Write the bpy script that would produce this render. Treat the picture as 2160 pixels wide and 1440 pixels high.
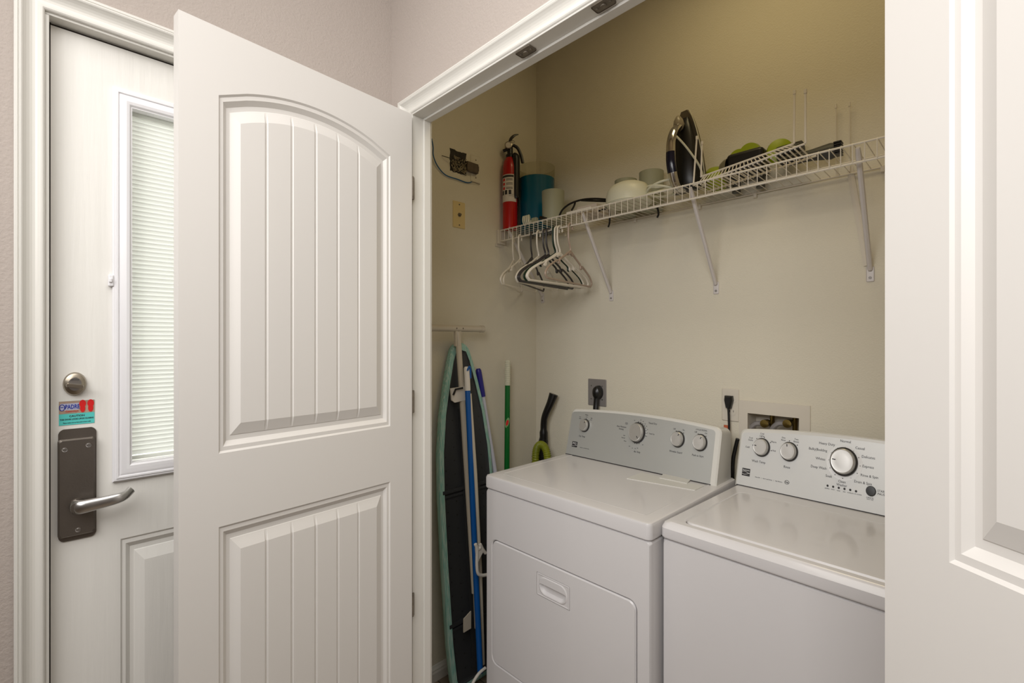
import bpy, bmesh, math, random
from mathutils import Vector, Matrix
random.seed(4)
for o in list(bpy.data.objects): bpy.data.objects.remove(o, do_unlink=True)
SC = bpy.context.scene
C = SC.collection
PI = math.pi
# ------------------------------------------------------------------ camera
H = 1.42                                   # eye height
cam = bpy.data.objects.new('camera', bpy.data.cameras.new('camera')); C.objects.link(cam)
cam.data.sensor_width = 36; cam.data.lens = 1001/2160*36; cam.data.clip_start = .02
cam.location = (0, 0, H)
Rv = Vector((.7003, .7137, 0)).normalized(); Fv = Vector((-.7138, .7004, 0)).normalized()
cam.matrix_world = Matrix(((Rv.x, 0, -Fv.x, 0), (Rv.y, 0, -Fv.y, 0), (0, 1, 0, H), (0, 0, 0, 1)))
SC.camera = cam
# ------------------------------------------------------------------ world, lights, exposure
w = bpy.data.worlds.new('daylight'); SC.world = w; w.use_nodes = True
bg = w.node_tree.nodes['Background']; bg.inputs[0].default_value = (.98, 1, .98, 1); bg.inputs[1].default_value = 2.3
vs = SC.view_settings
vs.view_transform = 'Standard'; vs.look = 'None'; vs.gamma = 1; vs.use_curve_mapping = False; vs.exposure = 0.0
def area(name, loc, target, sx, sy, power, col, spread=180):
    l = bpy.data.lights.new(name, 'AREA'); l.shape = 'RECTANGLE'; l.size = sx; l.size_y = sy; l.energy = power; l.color = col; l.spread = math.radians(spread)
    o = bpy.data.objects.new(name, l); C.objects.link(o); o.location = loc
    o.rotation_euler = (Vector(target)-Vector(loc)).to_track_quat('-Z', 'Y').to_euler(); return o
area('hall_ceiling_light', (.05, -.10, 2.84), (.05, -.10, 0), 1.9, 1.3, 25, (1, .985, .955))
area('added_key_light', (-.20, -.62, 2.10), (-.80, 1.4, 1.10), 1.3, .8, 14, (1, .985, .97), 128)  # added soft key above and behind the camera to light the closet, no fixture
area('closet_ceiling_light', (-.5, 1.25, 2.86), (-.5, 1.45, 0), .5, .3, 2.8, (1, .80, .42))

# ------------------------------------------------------------------ helpers
def lin(c):
    c /= 255.; return c/12.92 if c <= .04045 else ((c+.055)/1.055)**2.4
MATS = {}
def mat(name, rgb, rough=.5, metal=0, bump=0, scale=200, spec=.5, trans=0, alpha=1, coat=0, emit=0, vary=0, stretch=None, vscale=6):
    m = bpy.data.materials.new(name); m.use_nodes = True; nt = m.node_tree; b = nt.nodes['Principled BSDF']
    col = tuple(lin(x) for x in rgb)+(1,)
    b.inputs['Base Color'].default_value = col
    b.inputs['Roughness'].default_value = rough; b.inputs['Metallic'].default_value = metal
    b.inputs['Specular IOR Level'].default_value = spec
    b.inputs['Transmission Weight'].default_value = trans; b.inputs['Alpha'].default_value = alpha
    b.inputs['Coat Weight'].default_value = coat
    if emit: b.inputs['Emission Color'].default_value = col; b.inputs['Emission Strength'].default_value = emit
    tc = nt.nodes.new('ShaderNodeTexCoord'); mp = nt.nodes.new('ShaderNodeMapping'); nt.links.new(tc.outputs['Object'], mp.inputs[0])
    if stretch: mp.inputs['Scale'].default_value = stretch
    n = nt.nodes.new('ShaderNodeTexNoise'); n.inputs['Scale'].default_value = scale; n.inputs['Detail'].default_value = 4
    nt.links.new(mp.outputs[0], n.inputs[0])
    if bump:
        bp = nt.nodes.new('ShaderNodeBump'); bp.inputs['Strength'].default_value = bump; bp.inputs['Distance'].default_value = .002
        nt.links.new(n.outputs[0], bp.inputs['Height']); nt.links.new(bp.outputs[0], b.inputs['Normal'])
    if vary:
        n2 = nt.nodes.new('ShaderNodeTexNoise'); n2.inputs['Scale'].default_value = vscale; n2.inputs['Detail'].default_value = 6; nt.links.new(mp.outputs[0], n2.inputs[0])
        r = nt.nodes.new('ShaderNodeValToRGB'); nt.links.new(n2.outputs[0], r.inputs[0])
        r.color_ramp.elements[0].position = .3; r.color_ramp.elements[1].position = .7
        r.color_ramp.elements[0].color = tuple(x*(1-vary) for x in col[:3])+(1,); r.color_ramp.elements[1].color = col
        nt.links.new(r.outputs[0], b.inputs['Base Color'])
    MATS[name] = m; return m
def at(ax, v, px, py):
    """point where the sight line through a photo position meets the real plane ax = v"""
    u = (px-1080)/1001.; q = Vector((-.7138+.7003*u, .7004+.7137*u, (720-py)/1001.)); i = 'xyz'.index(ax)
    return Vector((0, 0, H))+q*((v-(H if i == 2 else 0))/q[i])
def wm(o):
    m = Matrix.LocRotScale(o.location, o.rotation_euler, o.scale)
    return wm(o.parent) @ m if o.parent else m
def mk(name, bm, m, parent=None, smooth=False, local=False, label=None, angle=.6):
    if parent is not None and not local: bm.transform(wm(parent).inverted())
    bmesh.ops.recalc_face_normals(bm, faces=bm.faces)
    if smooth:
        for f in bm.faces: f.smooth = True
        for e in bm.edges:
            if len(e.link_faces) == 2 and e.calc_face_angle(0) > angle: e.smooth = False
    me = bpy.data.meshes.new(name); bm.to_mesh(me); bm.free()
    for mm in (m if isinstance(m, (list, tuple)) else [m]): me.materials.append(mm)
    o = bpy.data.objects.new(name, me); C.objects.link(o)
    if smooth: wn = o.modifiers.new('weighted_normals', 'WEIGHTED_NORMAL'); wn.keep_sharp = True
    if parent is not None: o.parent = parent
    if label: o['label'] = label
    return o
def tag(o, label, cat, group=None):
    o['label'] = label; o['category'] = cat
    if group: o['group'] = group
    return o
def thing(name, label, cat, loc=(0, 0, 0), rz=0, group=None):
    o = bpy.data.objects.new(name, None); C.objects.link(o); o.empty_display_size = .05
    o.location = loc; o.rotation_euler = (0, 0, rz)
    if label: tag(o, label, cat, group)
    return o
def struct(name, bm, m, smooth=False, label=None):
    o = mk(name, bm, m, None, smooth); o['kind'] = 'structure'
    if label: o['label'] = label
    return o
def NB(): return bmesh.new()
def box(bm, x0, x1, y0, y1, z0, z1, r=0, seg=2, M=None, mi=0):
    t = bmesh.new(); bmesh.ops.create_cube(t, size=1)
    t.transform(Matrix.Translation(((x0+x1)/2, (y0+y1)/2, (z0+z1)/2)) @ Matrix.Diagonal((abs(x1-x0), abs(y1-y0), abs(z1-z0), 1)))
    if r: bmesh.ops.bevel(t, geom=list(t.edges), offset=r, segments=seg, profile=.5, affect='EDGES')
    if M is not None: t.transform(M)
    for f in t.faces: f.material_index = mi
    me = bpy.data.meshes.new('t'); t.to_mesh(me); t.free(); bm.from_mesh(me); bpy.data.meshes.remove(me)
def frames(pts, closed=False):
    n = len(pts); T = []
    for i in range(n):
        a = pts[i-1] if (i or closed) else pts[0]; b = pts[(i+1) % n] if (i < n-1 or closed) else pts[-1]
        T.append((b-a).normalized())
    up = Vector((0, 0, 1)) if abs(T[0].z) < .9 else Vector((1, 0, 0))
    N = (up-T[0]*up.dot(T[0])).normalized(); out = []
    for t in T:
        N = (N-t*N.dot(t)).normalized(); out.append((N, t.cross(N)))
    return out
def tube(bm, pts, r, seg=8, closed=False, flat=1, mi=0):
    pts = [Vector(p) for p in pts]; fr = frames(pts, closed); rings = []
    for i, p in enumerate(pts):
        rr = r[i] if isinstance(r, (list, tuple)) else r; N, B = fr[i]
        rings.append([bm.verts.new(p+N*math.cos(2*PI*k/seg)*rr+B*math.sin(2*PI*k/seg)*rr*flat) for k in range(seg)])
    n = len(rings)
    for i in range(n if closed else n-1):
        a, b = rings[i], rings[(i+1) % n]
        for k in range(seg): bm.faces.new((a[k], a[(k+1) % seg], b[(k+1) % seg], b[k])).material_index = mi
    if not closed:
        for q in (rings[0][::-1], rings[-1]): bm.faces.new(q).material_index = mi
def spline(P, n=8, closed=False):
    P = [Vector(p) for p in P]; out = []; m = len(P)
    for i in range(m if closed else m-1):
        g = lambda j: P[j % m] if closed else P[max(0, min(m-1, j))]
        a, b, c, d = g(i-1), g(i), g(i+1), g(i+2)
        for k in range(n):
            t = k/n; out.append(.5*((2*b)+(c-a)*t+(2*a-5*b+4*c-d)*t*t+(3*b-a-3*c+d)*t**3))
    if not closed: out.append(P[-1])
    return out
def lathe(bm, prof, M=None, seg=32, mi=0):
    M = M or Matrix(); rings = []
    for r, z in prof:
        rings.append([bm.verts.new(M @ Vector((r*math.cos(2*PI*k/seg), r*math.sin(2*PI*k/seg), z))) for k in range(seg)] if r > 1e-6 else [bm.verts.new(M @ Vector((0, 0, z)))])
    for a, b in zip(rings, rings[1:]):
        for k in range(seg):
            l = (k+1) % seg
            if len(a) == 1 and len(b) == 1: continue
            if len(a) == 1: f = bm.faces.new((a[0], b[k], b[l]))
            elif len(b) == 1: f = bm.faces.new((a[k], a[l], b[0]))
            else: f = bm.faces.new((a[k], a[l], b[l], b[k]))
            f.material_index = mi
def T(x, y, z): return Matrix.Translation((x, y, z))
def basis(o, ex, ey, ez):
    return Matrix(((ex[0], ey[0], ez[0], o[0]), (ex[1], ey[1], ez[1], o[1]), (ex[2], ey[2], ez[2], o[2]), (0, 0, 0, 1)))
def rrect(x0, x1, y0, y1, r, n=5):
    r = max(1e-4, min(r, (x1-x0)/2-1e-5, (y1-y0)/2-1e-5)); out = []
    for cx, cy, a in ((x1-r, y1-r, 0), (x0+r, y1-r, 90), (x0+r, y0+r, 180), (x1-r, y0+r, 270)):
        for k in range(n+1):
            t = math.radians(a+90*k/n); out.append((cx+r*math.cos(t), cy+r*math.sin(t)))
    return out
def loft(bm, loops, f, cap0=False, cap1=True, mi=0):
    """loops: list of (list of 2d points, height); f maps (a, b, h) to a point"""
    R = [[bm.verts.new(f(a, b, h)) for a, b in L] for L, h in loops]
    n = len(R[0])
    for A, B in zip(R, R[1:]):
        for k in range(n): bm.faces.new((A[k], A[(k+1) % n], B[(k+1) % n], B[k])).material_index = mi
    if cap0: bm.faces.new(R[0][::-1]).material_index = mi
    if cap1: bm.faces.new(R[-1]).material_index = mi
def text(bm, s, size, M, align='CENTER', bold=0, sx=1):
    cu = bpy.data.curves.new('t', 'FONT'); cu.body = s; cu.size = size; cu.align_x = align; cu.align_y = 'CENTER'; cu.offset = bold; cu.resolution_u = 2
    cu.extrude = .0002
    o = bpy.data.objects.new('t', cu); C.objects.link(o)
    bpy.context.view_layer.update()
    me = bpy.data.meshes.new_from_object(o.evaluated_get(bpy.context.evaluated_depsgraph_get()))
    me.transform(M @ Matrix.Diagonal((sx, 1, 1, 1))); bm.from_mesh(me)
    bpy.data.objects.remove(o); bpy.data.curves.remove(cu); bpy.data.meshes.remove(me)
def disc(bm, M, r, h=.001, seg=16, mi=0): lathe(bm, [(0, 0), (r, 0), (r, h), (0, h)], M, seg, mi)

# ------------------------------------------------------------------ materials
wall_hall = mat('greige_wall_paint', (178, 167, 159), .85, bump=.6, scale=190)
wall_closet = mat('cream_closet_paint', (220, 213, 195), .85, bump=.6, scale=190)
ceil_m = mat('white_ceiling_paint', (238, 236, 230), .9, bump=.3, scale=90)
trim_m = mat('white_semi_gloss_trim', (218, 215, 208), .38, bump=.03, scale=60)
door_m = mat('white_moulded_door_paint', (217, 213, 208), .45, bump=.05, scale=90, stretch=(1, 1, .15))
steel_door = mat('white_wood_grain_door_skin', (230, 227, 221), .42, bump=.6, scale=60, stretch=(1, 1, .06), vary=.05)
vinyl = mat('white_vinyl_lite_frame', (232, 230, 232), .35)
blind_m = mat('white_blind_slat', (246, 247, 243), .5)
nt = blind_m.node_tree
tr = nt.nodes.new('ShaderNodeBsdfTranslucent'); tr.inputs[0].default_value = (.95, .96, .93, 1); mx = nt.nodes.new('ShaderNodeMixShader'); mx.inputs[0].default_value = .28
nt.links.new(nt.nodes['Principled BSDF'].outputs[0], mx.inputs[1]); nt.links.new(tr.outputs[0], mx.inputs[2]); nt.links.new(mx.outputs[0], nt.nodes['Material Output'].inputs[0])
def glassy(name, col, a, rough=.02):
    m = bpy.data.materials.new(name); m.use_nodes = True; n = m.node_tree; n.nodes.clear()
    o = n.nodes.new('ShaderNodeOutputMaterial'); t = n.nodes.new('ShaderNodeBsdfTransparent'); t.inputs[0].default_value = tuple(lin(x) for x in col)+(1,)
    g = n.nodes.new('ShaderNodeBsdfGlossy'); g.inputs['Roughness'].default_value = rough; k = n.nodes.new('ShaderNodeMixShader')
    k.inputs[0].default_value = a
    n.links.new(t.outputs[0], k.inputs[1]); n.links.new(g.outputs[0], k.inputs[2]); n.links.new(k.outputs[0], o.inputs[0]); return m
glass = glassy('window_glass', (252, 252, 251), .03)
clear_pl = glassy('clear_acrylic', (246, 246, 240), .05, .1)
bronze = mat('dark_antique_bronze', (130, 120, 106), .5, metal=.35, vary=.4, vscale=60)
nickel = mat('satin_nickel', (165, 155, 140), .32, metal=1, bump=.05, scale=400)
pewter = mat('aged_pewter_plate', (122, 114, 106), .42, metal=.85, bump=.08, scale=300, vary=.2)
lever_m = mat('brushed_steel_lever', (190, 188, 186), .28, metal=1)
enamel = mat('white_appliance_enamel', (214, 211, 211), .2, bump=.02, scale=500, coat=.3)
enamel2 = mat('white_plastic_shell', (214, 212, 206), .25)
silver_d = mat('silver_control_panel', (184, 185, 182), .38, metal=.35)
silver_w = mat('pale_silver_control_panel', (206, 206, 204), .38, metal=.2)
knob_m = mat('brushed_silver_knob', (196, 194, 190), .3, metal=.55)
black = mat('black_plastic', (16, 15, 15), .35)
ink = mat('dark_printed_ink', (40, 38, 40), .6)
white_m = mat('white_coated_wire', (222, 214, 200), .4)
bracket_m = mat('white_enamelled_steel', (214, 208, 205), .4)
plate_w = mat('white_outlet_plastic', (214, 206, 192), .4)
plate_y = mat('aged_almond_plastic', (218, 196, 142), .45)
grey_pl = mat('grey_steel_plate', (146, 141, 138), .5, metal=.3)
red = mat('red_enamel', (176, 10, 8), .25)
teal = mat('teal_plastic', (0, 84, 106), .18)
frost = mat('frosted_white_plastic', (168, 168, 144), .5, alpha=.82)
cream_pl = mat('cream_white_plastic', (216, 214, 192), .4)
wpl = mat('white_plastic', (222, 216, 206), .4)
lime = mat('lime_green_plastic', (146, 160, 14), .4)
olive = mat('olive_lime_hose', (128, 134, 28), .45)
dkgrey = mat('dark_grey_plastic', (62, 62, 58), .5)
green = mat('green_pole_enamel', (8, 104, 40), .25)
blue = mat('blue_pole_enamel', (0, 84, 160), .3)
navy = mat('navy_blue_grip', (34, 28, 128), .35)
lilac = mat('pale_lilac_white_pole', (196, 196, 208), .35)
tan_m = mat('tan_enamelled_steel_tube', (200, 190, 172), .35)
charcoal = mat('charcoal_perforated_steel', (56, 58, 60), .5, metal=.2)
beige = mat('beige_plastic', (168, 148, 132), .4)
dgreen = mat('dark_green_plastic', (8, 40, 22), .4)
hgrey = mat('charcoal_plastic_hanger', (58, 54, 54), .4)
chrome = mat('chrome_plastic', (200, 196, 190), .12, metal=1)
irongrey = mat('grey_iron_sole', (120, 112, 98), .35, metal=.6)
brass = mat('brass_fitting', (122, 104, 58), .3, metal=1)
dark_in = mat('dark_box_cavity', (60, 54, 46), .8, vary=.6, vscale=60)
wire_blue = mat('blue_cable', (20, 84, 130), .5)
paper = mat('label_paper', (214, 206, 196), .6)
sand_s = mat('sand_print', (176, 150, 130), .6, vary=.3, vscale=40)
teal_s = mat('aqua_print', (84, 196, 190), .5)
ink_blue = mat('blue_print', (30, 50, 150), .5)
ink_red = mat('red_print', (210, 20, 20), .5)
seal = mat('black_door_seal', (40, 30, 24), .8)
# teal and cream woven cover
cover = mat('aqua_woven_cover', (116, 178, 164), .85, bump=.3, scale=300)
nt = cover.node_tree; b = nt.nodes['Principled BSDF']
tc = nt.nodes.new('ShaderNodeTexCoord'); mp = nt.nodes.new('ShaderNodeMapping'); mp.inputs['Scale'].default_value = (240, 240, 3)
ns = nt.nodes.new('ShaderNodeTexNoise'); ns.inputs['Scale'].default_value = 1.2; ns.inputs['Detail'].default_value = 4; rp = nt.nodes.new('ShaderNodeValToRGB')
rp.color_ramp.elements[0].position = .42; rp.color_ramp.elements[1].position = .62
rp.color_ramp.elements[0].color = tuple(lin(x) for x in (128, 180, 168))+(1,); rp.color_ramp.elements[1].color = tuple(lin(x) for x in (178, 202, 190))+(1,)
nt.links.new(tc.outputs['Object'], mp.inputs[0]); nt.links.new(mp.outputs[0], ns.inputs[0]); nt.links.new(ns.outputs[0], rp.inputs[0]); nt.links.new(rp.outputs[0], b.inputs['Base Color'])
# plank floor
floor_m = mat('wood_plank_floor', (150, 132, 112), .4, bump=.1, scale=60, stretch=(1, 8, 1))
nt = floor_m.node_tree; b = nt.nodes['Principled BSDF']
tc = nt.nodes.new('ShaderNodeTexCoord'); br = nt.nodes.new('ShaderNodeTexBrick'); br.inputs['Scale'].default_value = 1
br.inputs['Brick Width'].default_value = 1.1; br.inputs['Row Height'].default_value = .13; br.inputs['Mortar Size'].default_value = .002
br.inputs['Color1'].default_value = tuple(lin(x) for x in (152, 136, 118))+(1,); br.inputs['Color2'].default_value = tuple(lin(x) for x in (128, 112, 96))+(1,); br.inputs['Mortar'].default_value = (.05, .04, .03, 1)
nt.links.new(tc.outputs['Object'], br.inputs[0]); nt.links.new(br.outputs[0], b.inputs['Base Color'])

# ------------------------------------------------------------------ the room
XH, YF, YI, XL, YB, XR = -1.287, .750, .808, -1.651, 1.794, .16     # hall wall, closet front wall (both faces), closet left / back / right walls
JL, JR, HD = -1.160, -.071, H+.644                                 # closet opening
CZ = 2.9
b = NB(); box(b, -2.0, 2.6, -2.6, 2.1, -.06, 0); struct('floor', b, floor_m)
b = NB(); box(b, -2.0, 2.6, -2.6, 2.1, CZ, CZ+.06); struct('ceiling', b, ceil_m)
DX = -1.31; DY0, DY1, DZ = .004, .655, H+.632
b = NB()   # hall wall with the entry door in it
box(b, XH-.12, XH, -2.6, DY0-.012, 0, CZ); box(b, XH-.12, XH, DY0-.012, DY1+.012, DZ+.012, CZ); box(b, XH-.12, XH, DY1+.012, YF, 0, CZ)
struct('wall_left', b, wall_hall)
b = NB()   # closet front wall
box(b, XH-.12, JL-.012, YF, YI, 0, CZ); box(b, JL-.012, JR+.012, YF, YI, HD+.012, CZ); box(b, JR+.012, 2.6, YF, YI, 0, CZ)
struct('wall_front', b, wall_hall)
b = NB(); box(b, XL-.1, XL, YI-.06, YB+.1, 0, CZ); box(b, XL, XH-.12, YI-.06, YI, 0, CZ); struct('wall_closet_left', b, wall_closet)
# back wall with the recess for the washer supply box
V0, V1 = at('y', YB, 1577, 868), at('y', YB, 1688, 925)
WX0, WX1, WZ1, WZ0 = V0.x, V1.x, V0.z-.002, V1.z-.02
b = NB()
box(b, XL-.1, WX0, YB, YB+.1, 0, CZ); box(b, WX1, XR+.1, YB, YB+.1, 0, CZ); box(b, WX0, WX1, YB, YB+.1, WZ1, CZ); box(b, WX0, WX1, YB, YB+.1, 0, WZ0); box(b, WX0, WX1, YB+.085, YB+.1, WZ0, WZ1)
struct('wall_closet_back', b, wall_closet)
b = NB(); box(b, XR, XR+.1, YI, YB+.1, 0, CZ); struct('wall_closet_right', b, wall_closet)
b = NB(); box(b, 2.5, 2.6, -2.6, YF, 0, CZ); struct('wall_right', b, wall_hall)
b = NB(); box(b, XH-.12, 2.6, -2.7, -2.6, 0, CZ); struct('wall_rear', b, wall_hall)

CAS = [(0, 0), (0, .0085), (.0015, .0105), (.004, .0118), (.0075, .0118), (.010, .0105), (.013, .0085), (.017, .0075), (.022, .0078), (.027, .0092), (.032, .0118), (.036, .0150), (.0385, .0175), (.041, .0185), (.0435, .0185), (.0445, .0150), (.0455, .0150), (.0465, .0165), (.050, .0165), (.0525, .0150), (.053, .0130), (.053, 0)]
def casing(bm, a0, a1, z1, f, sa=1, sz=1):
    R = []
    for q in range(4):
        R.append([bm.verts.new(f(*((a0-o*sa, d, 0) if q == 0 else (a0-o*sa, d, z1+o*sz) if q == 1 else (a1+o*sa, d, z1+o*sz) if q == 2 else (a1+o*sa, d, 0)))) for o, d in CAS])
    n = len(CAS)
    for A, B in zip(R, R[1:]):
        for k in range(n): bm.faces.new((A[k], A[(k+1) % n], B[(k+1) % n], B[k]))
    bm.faces.new(R[0]); bm.faces.new(R[-1])
b = NB(); casing(b, JL-.004, JR+.004, HD+.004, lambda a, d, z: Vector((a, YF-d, z)), 1.22, .95)
struct('trim_1', b, trim_m)
b = NB(); casing(b, DY0-.006, DY1+.006, DZ+.005, lambda a, d, z: Vector((XH+d, a, z)), .78, .95)
struct('trim_2', b, trim_m)
# closet jamb with stop moulding
b = NB()
box(b, JL-.013, JL, YF-.008, YI+.0005, 0, HD, .001); box(b, JR, JR+.013, YF-.008, YI+.0005, 0, HD, .001); box(b, JL-.013, JR+.013, YF-.008, YI+.0005, HD, HD+.013, .001)
box(b, JL, JL+.006, YF+.028, YF+.050, 0, HD-.006, .001); box(b, JR-.006, JR, YF+.028, YF+.050, 0, HD-.006, .001); box(b, JL, JR, YF+.028, YF+.050, HD-.006, HD, .001)
jamb = struct('trim_3', b, trim_m)
for px, py in ((1107, 106), (1275, 10)):
    p = at('z', HD, px, py)
    b = NB(); box(b, p.x-.022, p.x+.022, YF-.004, YF+.022, HD-.003, HD+.001, .004, 2, mi=0); disc(b, T(p.x, YF+.009, HD-.006), .006, .004); disc(b, T(p.x-.015, YF+.009, HD-.0045), .003, .002, 8); disc(b, T(p.x+.015, YF+.009, HD-.0045), .003, .002, 8)
    mk('ball_catch', b, bronze, jamb, smooth=True, label='dark bronze ball catch plate')
# entry door jamb
b = NB()
box(b, XH-.118, XH+.004, DY0-.013, DY0, 0, DZ, .001); box(b, XH-.118, XH+.004, DY1, DY1+.013, 0, DZ, .001); box(b, XH-.118, XH+.004, DY0-.013, DY1+.013, DZ, DZ+.013, .001)
struct('trim_4', b, trim_m)
BB = [(0, 0), (.014, 0), (.014, .035), (.011, .042), (.011, .047), (.006, .054), (.003, .060), (0, .062)]
def baseboard(name, p, q, n):
    bm = NB(); p, q, n = Vector(p), Vector(q), Vector(n); A = [bm.verts.new(p+n*d+Vector((0, 0, z))) for d, z in BB]; B = [bm.verts.new(q+n*d+Vector((0, 0, z))) for d, z in BB]
    for k in range(len(BB)-1): bm.faces.new((A[k], A[k+1], B[k+1], B[k]))
    bm.faces.new(A); bm.faces.new(B[::-1]); return struct(name, bm, trim_m)
baseboard('baseboard_closet_left', (XL, YI, 0), (XL, YB, 0), (1, 0, 0))
baseboard('baseboard_closet_back', (XL+.014, YB, 0), (XR, YB, 0), (0, -1, 0))
baseboard('baseboard_left', (XH, -2.6, 0), (XH, -.045, 0), (1, 0, 0))
baseboard('baseboard_front', (JR+.07, YF, 0), (2.5, YF, 0), (0, -1, 0))

# ------------------------------------------------------------------ panelled doors
PROF = [(0, 0), (.003, -.003), (.009, -.003), (.0165, -.010), (.0235, -.010), (.0245, -.0088), (.0415, -.0012)]
def panel_loops(bm, f, x0, x1, z0, z1, rise, W, ra, rb, grooves, sz=1.38, side=1):
    """moulded panel x0..x1, z0..z1 (+ arch rise) in the region 0..W, ra..rb; f maps (x, d, z)"""
    w0, w1 = x0+PROF[-1][0], x1-PROF[-1][0]
    bp = []; gs = [w0]+grooves+[w1]
    for i in range(len(gs)-1):
        a = gs[i]+(.0035 if i else 0); c = gs[i+1]-(.0035 if i+1 < len(gs)-1 else 0)
        for k in range(5): bp.append((a+(c-a)*k/4, 0))
        if i+1 < len(gs)-1: g = gs[i+1]; bp += [(g-.0016, -.0024), (g+.0016, -.0024)]
    fr = [((x-w0)/(w1-w0), g) for x, g in bp]
    hw = (x1-x0)/2
    Rr = (hw*hw+rise*rise)/(2*rise) if rise else 0
    def top(x, s):
        if not rise: return z1-s*sz
        cx = (x0+x1)/2; return z1-Rr+rise+math.sqrt((Rr-s*sz)**2-(x-cx)**2)
    loops = []
    for i, (s, d) in enumerate(PROF):
        last = i == len(PROF)-1; a, c = x0+s, x1-s; tp, bt = [], []
        for k_, (t, g) in enumerate(fr):
            x = a if k_ == 0 else c if k_ == len(fr)-1 else w0+t*(w1-w0); dd = d+(g if last else 0)
            tp.append(bm.verts.new(f(x, dd, top(x, s)))); bt.append(bm.verts.new(f(x, dd, z0+s*sz)))
        loops.append((tp, bt))
    n = len(fr)
    tp = [bm.verts.new(f((0 if j == 0 else W if j == n-1 else w0+fr[j][0]*(w1-w0)), 0, rb)) for j in range(n)]
    bt = [bm.verts.new(f((0 if j == 0 else W if j == n-1 else w0+fr[j][0]*(w1-w0)), 0, ra)) for j in range(n)]
    loops.insert(0, (tp, bt))
    for (t0, b0), (t1, b1) in zip(loops, loops[1:]):
        for j in range(n-1):
            bm.faces.new((t0[j], t0[j+1], t1[j+1], t1[j])); bm.faces.new((b0[j], b1[j], b1[j+1], b0[j+1]))
        bm.faces.new((t0[0], t1[0], b1[0], b0[0])); bm.faces.new((t0[-1], b0[-1], b1[-1], t1[-1]))
    t1, b1 = loops[-1]
    for j in range(n-1): bm.faces.new((t1[j], t1[j+1], b1[j+1], b1[j]))
DW, DT = .553, .030
ZB, ZT, ZM = .012, H+.637, H-.302
GR = [.1662, .2226, .2786, .3344, .3901]
def closet_door(name, face_pt, ang, side, label):
    """face_pt: hinge corner of the closet side face; ang: direction of the leaf; side: +1 if the visible face normal is left of the direction"""
    d = Vector((math.cos(ang), math.sin(ang), 0)); n = Vector((-d.y, d.x, 0))*side
    bm = NB(); P0 = Vector(face_pt)
    for sgn, off in ((1, 0), (-1, -DT)):
        f = lambda x, dd, z, sgn=sgn, off=off: P0+d*x+n*(off+dd*sgn)+Vector((0, 0, z))
        panel_loops(bm, f, .0718, .4839, H-.2277, H+.4995, .051, DW, ZM, ZT, GR)
        panel_loops(bm, f, .0718, .4839, .27, H-.3765, 0, DW, ZB, ZM, GR)
    g = lambda x, o, z: bm.verts.new(P0+d*x+n*o+Vector((0, 0, z)))
    for a, c in (((0, ZB), (0, ZT)), ((0, ZT), (DW, ZT)), ((DW, ZT), (DW, ZB)), ((DW, ZB), (0, ZB))):
        bm.faces.new((g(a[0], 0, a[1]), g(c[0], 0, c[1]), g(c[0], -DT, c[1]), g(a[0], -DT, a[1])))
    bmesh.ops.remove_doubles(bm, verts=bm.verts, dist=.00002)
    o = struct(name, bm, door_m, label=label); return o, P0, d, n
ld, P0, dd_, nn_ = closet_door('door_1', (-1.146, .7315, 0), math.atan2(-.996, .0877), 1, 'white arched two-panel closet door standing open at the left jamb')
for i, zc in enumerate((H+.432, H-.169, H-.741)):
    b = NB()
    tube(b, [P0+Vector((-.003, .004, zc-.032)), P0+Vector((-.003, .004, zc+.032))], .0036, 8)
    box(b, P0.x-.008, P0.x-.004, P0.y+.004, P0.y+.011, zc-.032, zc+.032, .0015)
    mk('hinge', b, bronze, ld, smooth=True, label='dark bronze hinge')
rd, Q0, d2, n2 = closet_door('door_2', (-.0916, .707, 0), math.atan2(-.589, .808), -1, 'white closet door leaf folded open at the right jamb, close to the camera')
for zc in (H+.432, H-.169, H-.741):
    b = NB(); p = Q0-n2*DT-d2*.004; tube(b, [p+Vector((0, 0, zc-.032)), p+Vector((0, 0, zc+.032))], .0045, 8)
    mk('hinge', b, bronze, rd, smooth=True, label='dark bronze hinge')

# ------------------------------------------------------------------ entry door (door_3)
LY0, LY1, LZ0, LZ1 = .0992, .560, H-.297, H+.5385     # lite frame outside
GY0, GY1, GZ0, GZ1 = .1317, .527, H-.2604, H+.506     # glass
ED = NB()
EW = DY1-DY0-.004; E0 = DY0+.002; EZ1 = DZ-.0055
f = lambda x, dd, z: Vector((DX+dd, E0+x, z))
fb = lambda x, dd, z: Vector((DX-.045-dd, E0+x, z))
G2 = [.19, .25, .31, .37, .43]
for F in (f, fb):
    panel_loops(ED, F, .113-E0+.0, .547-E0, .24, .998, 0, EW, .008, 1.06, [])
    y0, y1 = GY0-E0-.004, GY1-E0+.004; a, c = GZ0-.004, GZ1+.004
    vo = [ED.verts.new(F(*p)) for p in ((0, 0, 1.06), (EW, 0, 1.06), (EW, 0, EZ1), (0, 0, EZ1))]; vi = [ED.verts.new(F(*p)) for p in ((y0, 0, a), (y1, 0, a), (y1, 0, c), (y0, 0, c))]
    for k in range(4): ED.faces.new((vo[k], vo[(k+1) % 4], vi[(k+1) % 4], vi[k]))
vi = [(y0, a), (y1, a), (y1, c), (y0, c)]
for L in (vi, [(0, .008), (EW, .008), (EW, EZ1), (0, EZ1)]):
    for k in range(4):
        p, q = L[k], L[(k+1) % 4]; ED.faces.new([ED.verts.new(v) for v in (f(p[0], 0, p[1]), f(q[0], 0, q[1]), fb(q[0], 0, q[1]), fb(p[0], 0, p[1]))])
door = struct('door_3', ED, steel_door, label='white wood-grain entry door with a glazed lite, lever plate and deadbolt')
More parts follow.
